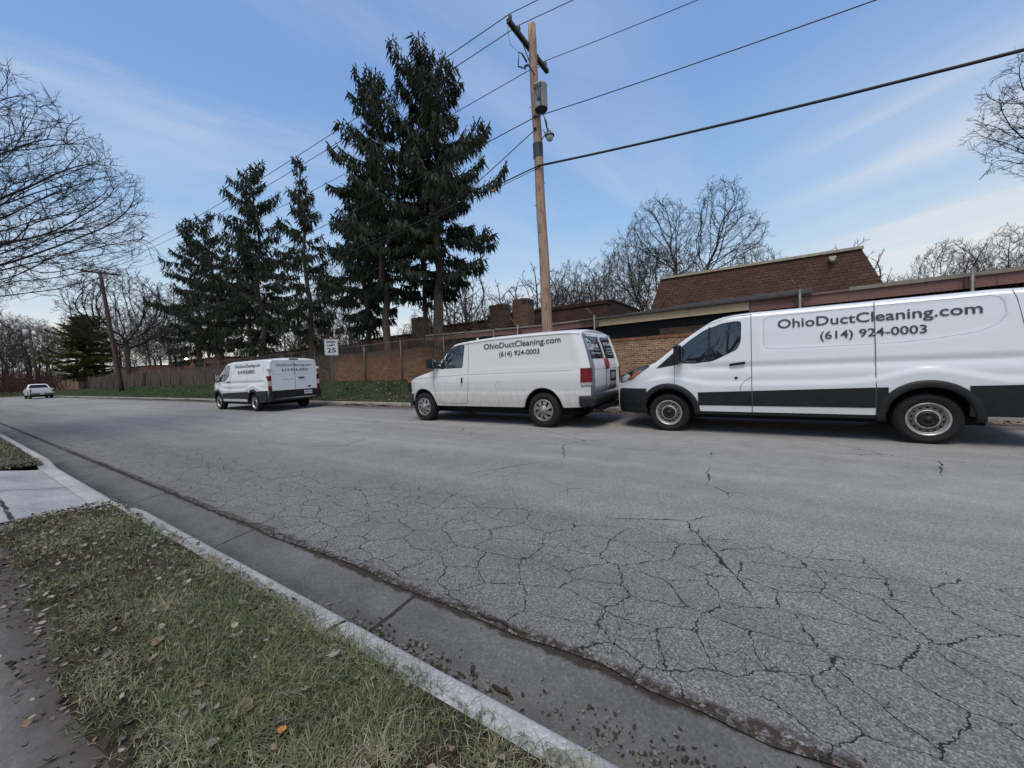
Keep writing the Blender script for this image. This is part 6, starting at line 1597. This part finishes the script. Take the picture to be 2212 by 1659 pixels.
def mk_spruce(loc, label, *a, rz=0, nm='spruce_tree', mat=None, **k):
    T, K = spruce(*a, **k); root = empty(nm, loc, rz); tag(root, label, 'tree', 'tall evergreens behind the wall'); T.build('trunk', BK3, root); K.build('crown', mat or NS, root); return root
s1 = mk_spruce((-17.4, 18.2, .7), 'tallest dark spruce with long drooping boughs reaching right towards the utility pole', 101, 19.9, .38, 6.0, 5.1, nb=118, dens=.95, pw=.42, asym=.16, gappy=.16)
s2 = mk_spruce((-20.6, 16.8, .7), 'tall dark spruce with a pale trunk just left of the tallest one', 102, 19.7, .28, 5.6, 3.9, nb=92, dens=.9, pw=.40, gappy=.12)
s3 = mk_spruce((-19.9, 19.6, .7), 'spruce tucked between the two tallest spruces, thin trunk', 103, 17.2, .22, 5.2, 3.8, nb=60, dens=.9, pw=.55)
s4 = mk_spruce((-25.4, 18.8, .7), 'dark spruce filling the left side of the big spruce clump', 104, 14.6, .26, 4.4, 4.0, nb=84, dens=.9, pw=.5)
s5 = mk_spruce((-31.2, 17.6, .7), 'thin pointed spruce with sparse top behind the speed limit sign', 105, 18.4, .28, 3.0, 4.4, nb=90, dens=.75, pw=1.0, gappy=.2)
s6 = mk_spruce((-37.8, 17.0, .7), 'tall broad spruce above the far white van', 106, 19.8, .32, 3.4, 4.6, nb=92, dens=.75, pw=.5, gappy=.18)
s7 = mk_spruce((-42.6, 18.0, .7), 'medium spruce just left of the one above the far van', 107, 15.5, .28, 3.4, 4.2, nb=90, dens=.7, pw=.6, gappy=.22)
s8 = mk_spruce((-46.6, 16.8, .7), 'slender spruce with bare lower trunk second from the left', 108, 17.5, .26, 3.6, 4.0, nb=90, dens=.7, pw=.7, gappy=.25)
s9 = mk_spruce((-54.0, 17.4, .7), 'leftmost spruce of the row with open layered boughs', 109, 19.2, .30, 2.8, 5.0, nb=95, dens=.7, pw=.7, gappy=.25)
T, K = spruce(120, 11.4, .45, 1.8, 5.0, nb=170, dens=1.3, pw=.45, drop=.0, spray=(.4, .8), gappy=.05)
root = empty('pine_tree', (-93.0, 14.6, .7)); tag(root, 'yellowish green bushy pine at the left behind the pickup', 'tree'); T.build('trunk', BK1, root); K.build('crown', NP, root); root.scale = (1.05, 1.05, 1.02)
# a lit lamp on the low house roof
r_ = empty('roof_lamp', (-70.7, 21.3, 4.5)); tag(r_, 'small lit floodlight glowing on the low brown roof at the left', 'lamp')
t = NT('lamp_glow'); e = t.n('ShaderNodeEmission'); e.inputs[0].default_value = (1, .78, .45, 1); e.inputs[1].default_value = 14; t.l(e.outputs[0], t.out.inputs[0])
mb = MB(); mb.lathe([(.001, -.12), (.16, -.10), (.22, 0), (.16, .10), (.001, .12)], 14, 'z', o=(0, -.2, .1)); mb.build('bulb', t.mat, r_)
mb = MB(); mb.tube([(0, 0, -.3), (0, -.05, .25)], .05, 6); mb.build('bracket', DARK, r_)
pl_ = bpy.data.lights.new('lamp_light', 'POINT'); pl_.energy = 60; pl_.color = (1, .62, .32); pl_.shadow_soft_size = .2
po = bpy.data.objects.new('lamp_light', pl_); COL.objects.link(po); po.location = (-70.7, 20.7, 4.4)
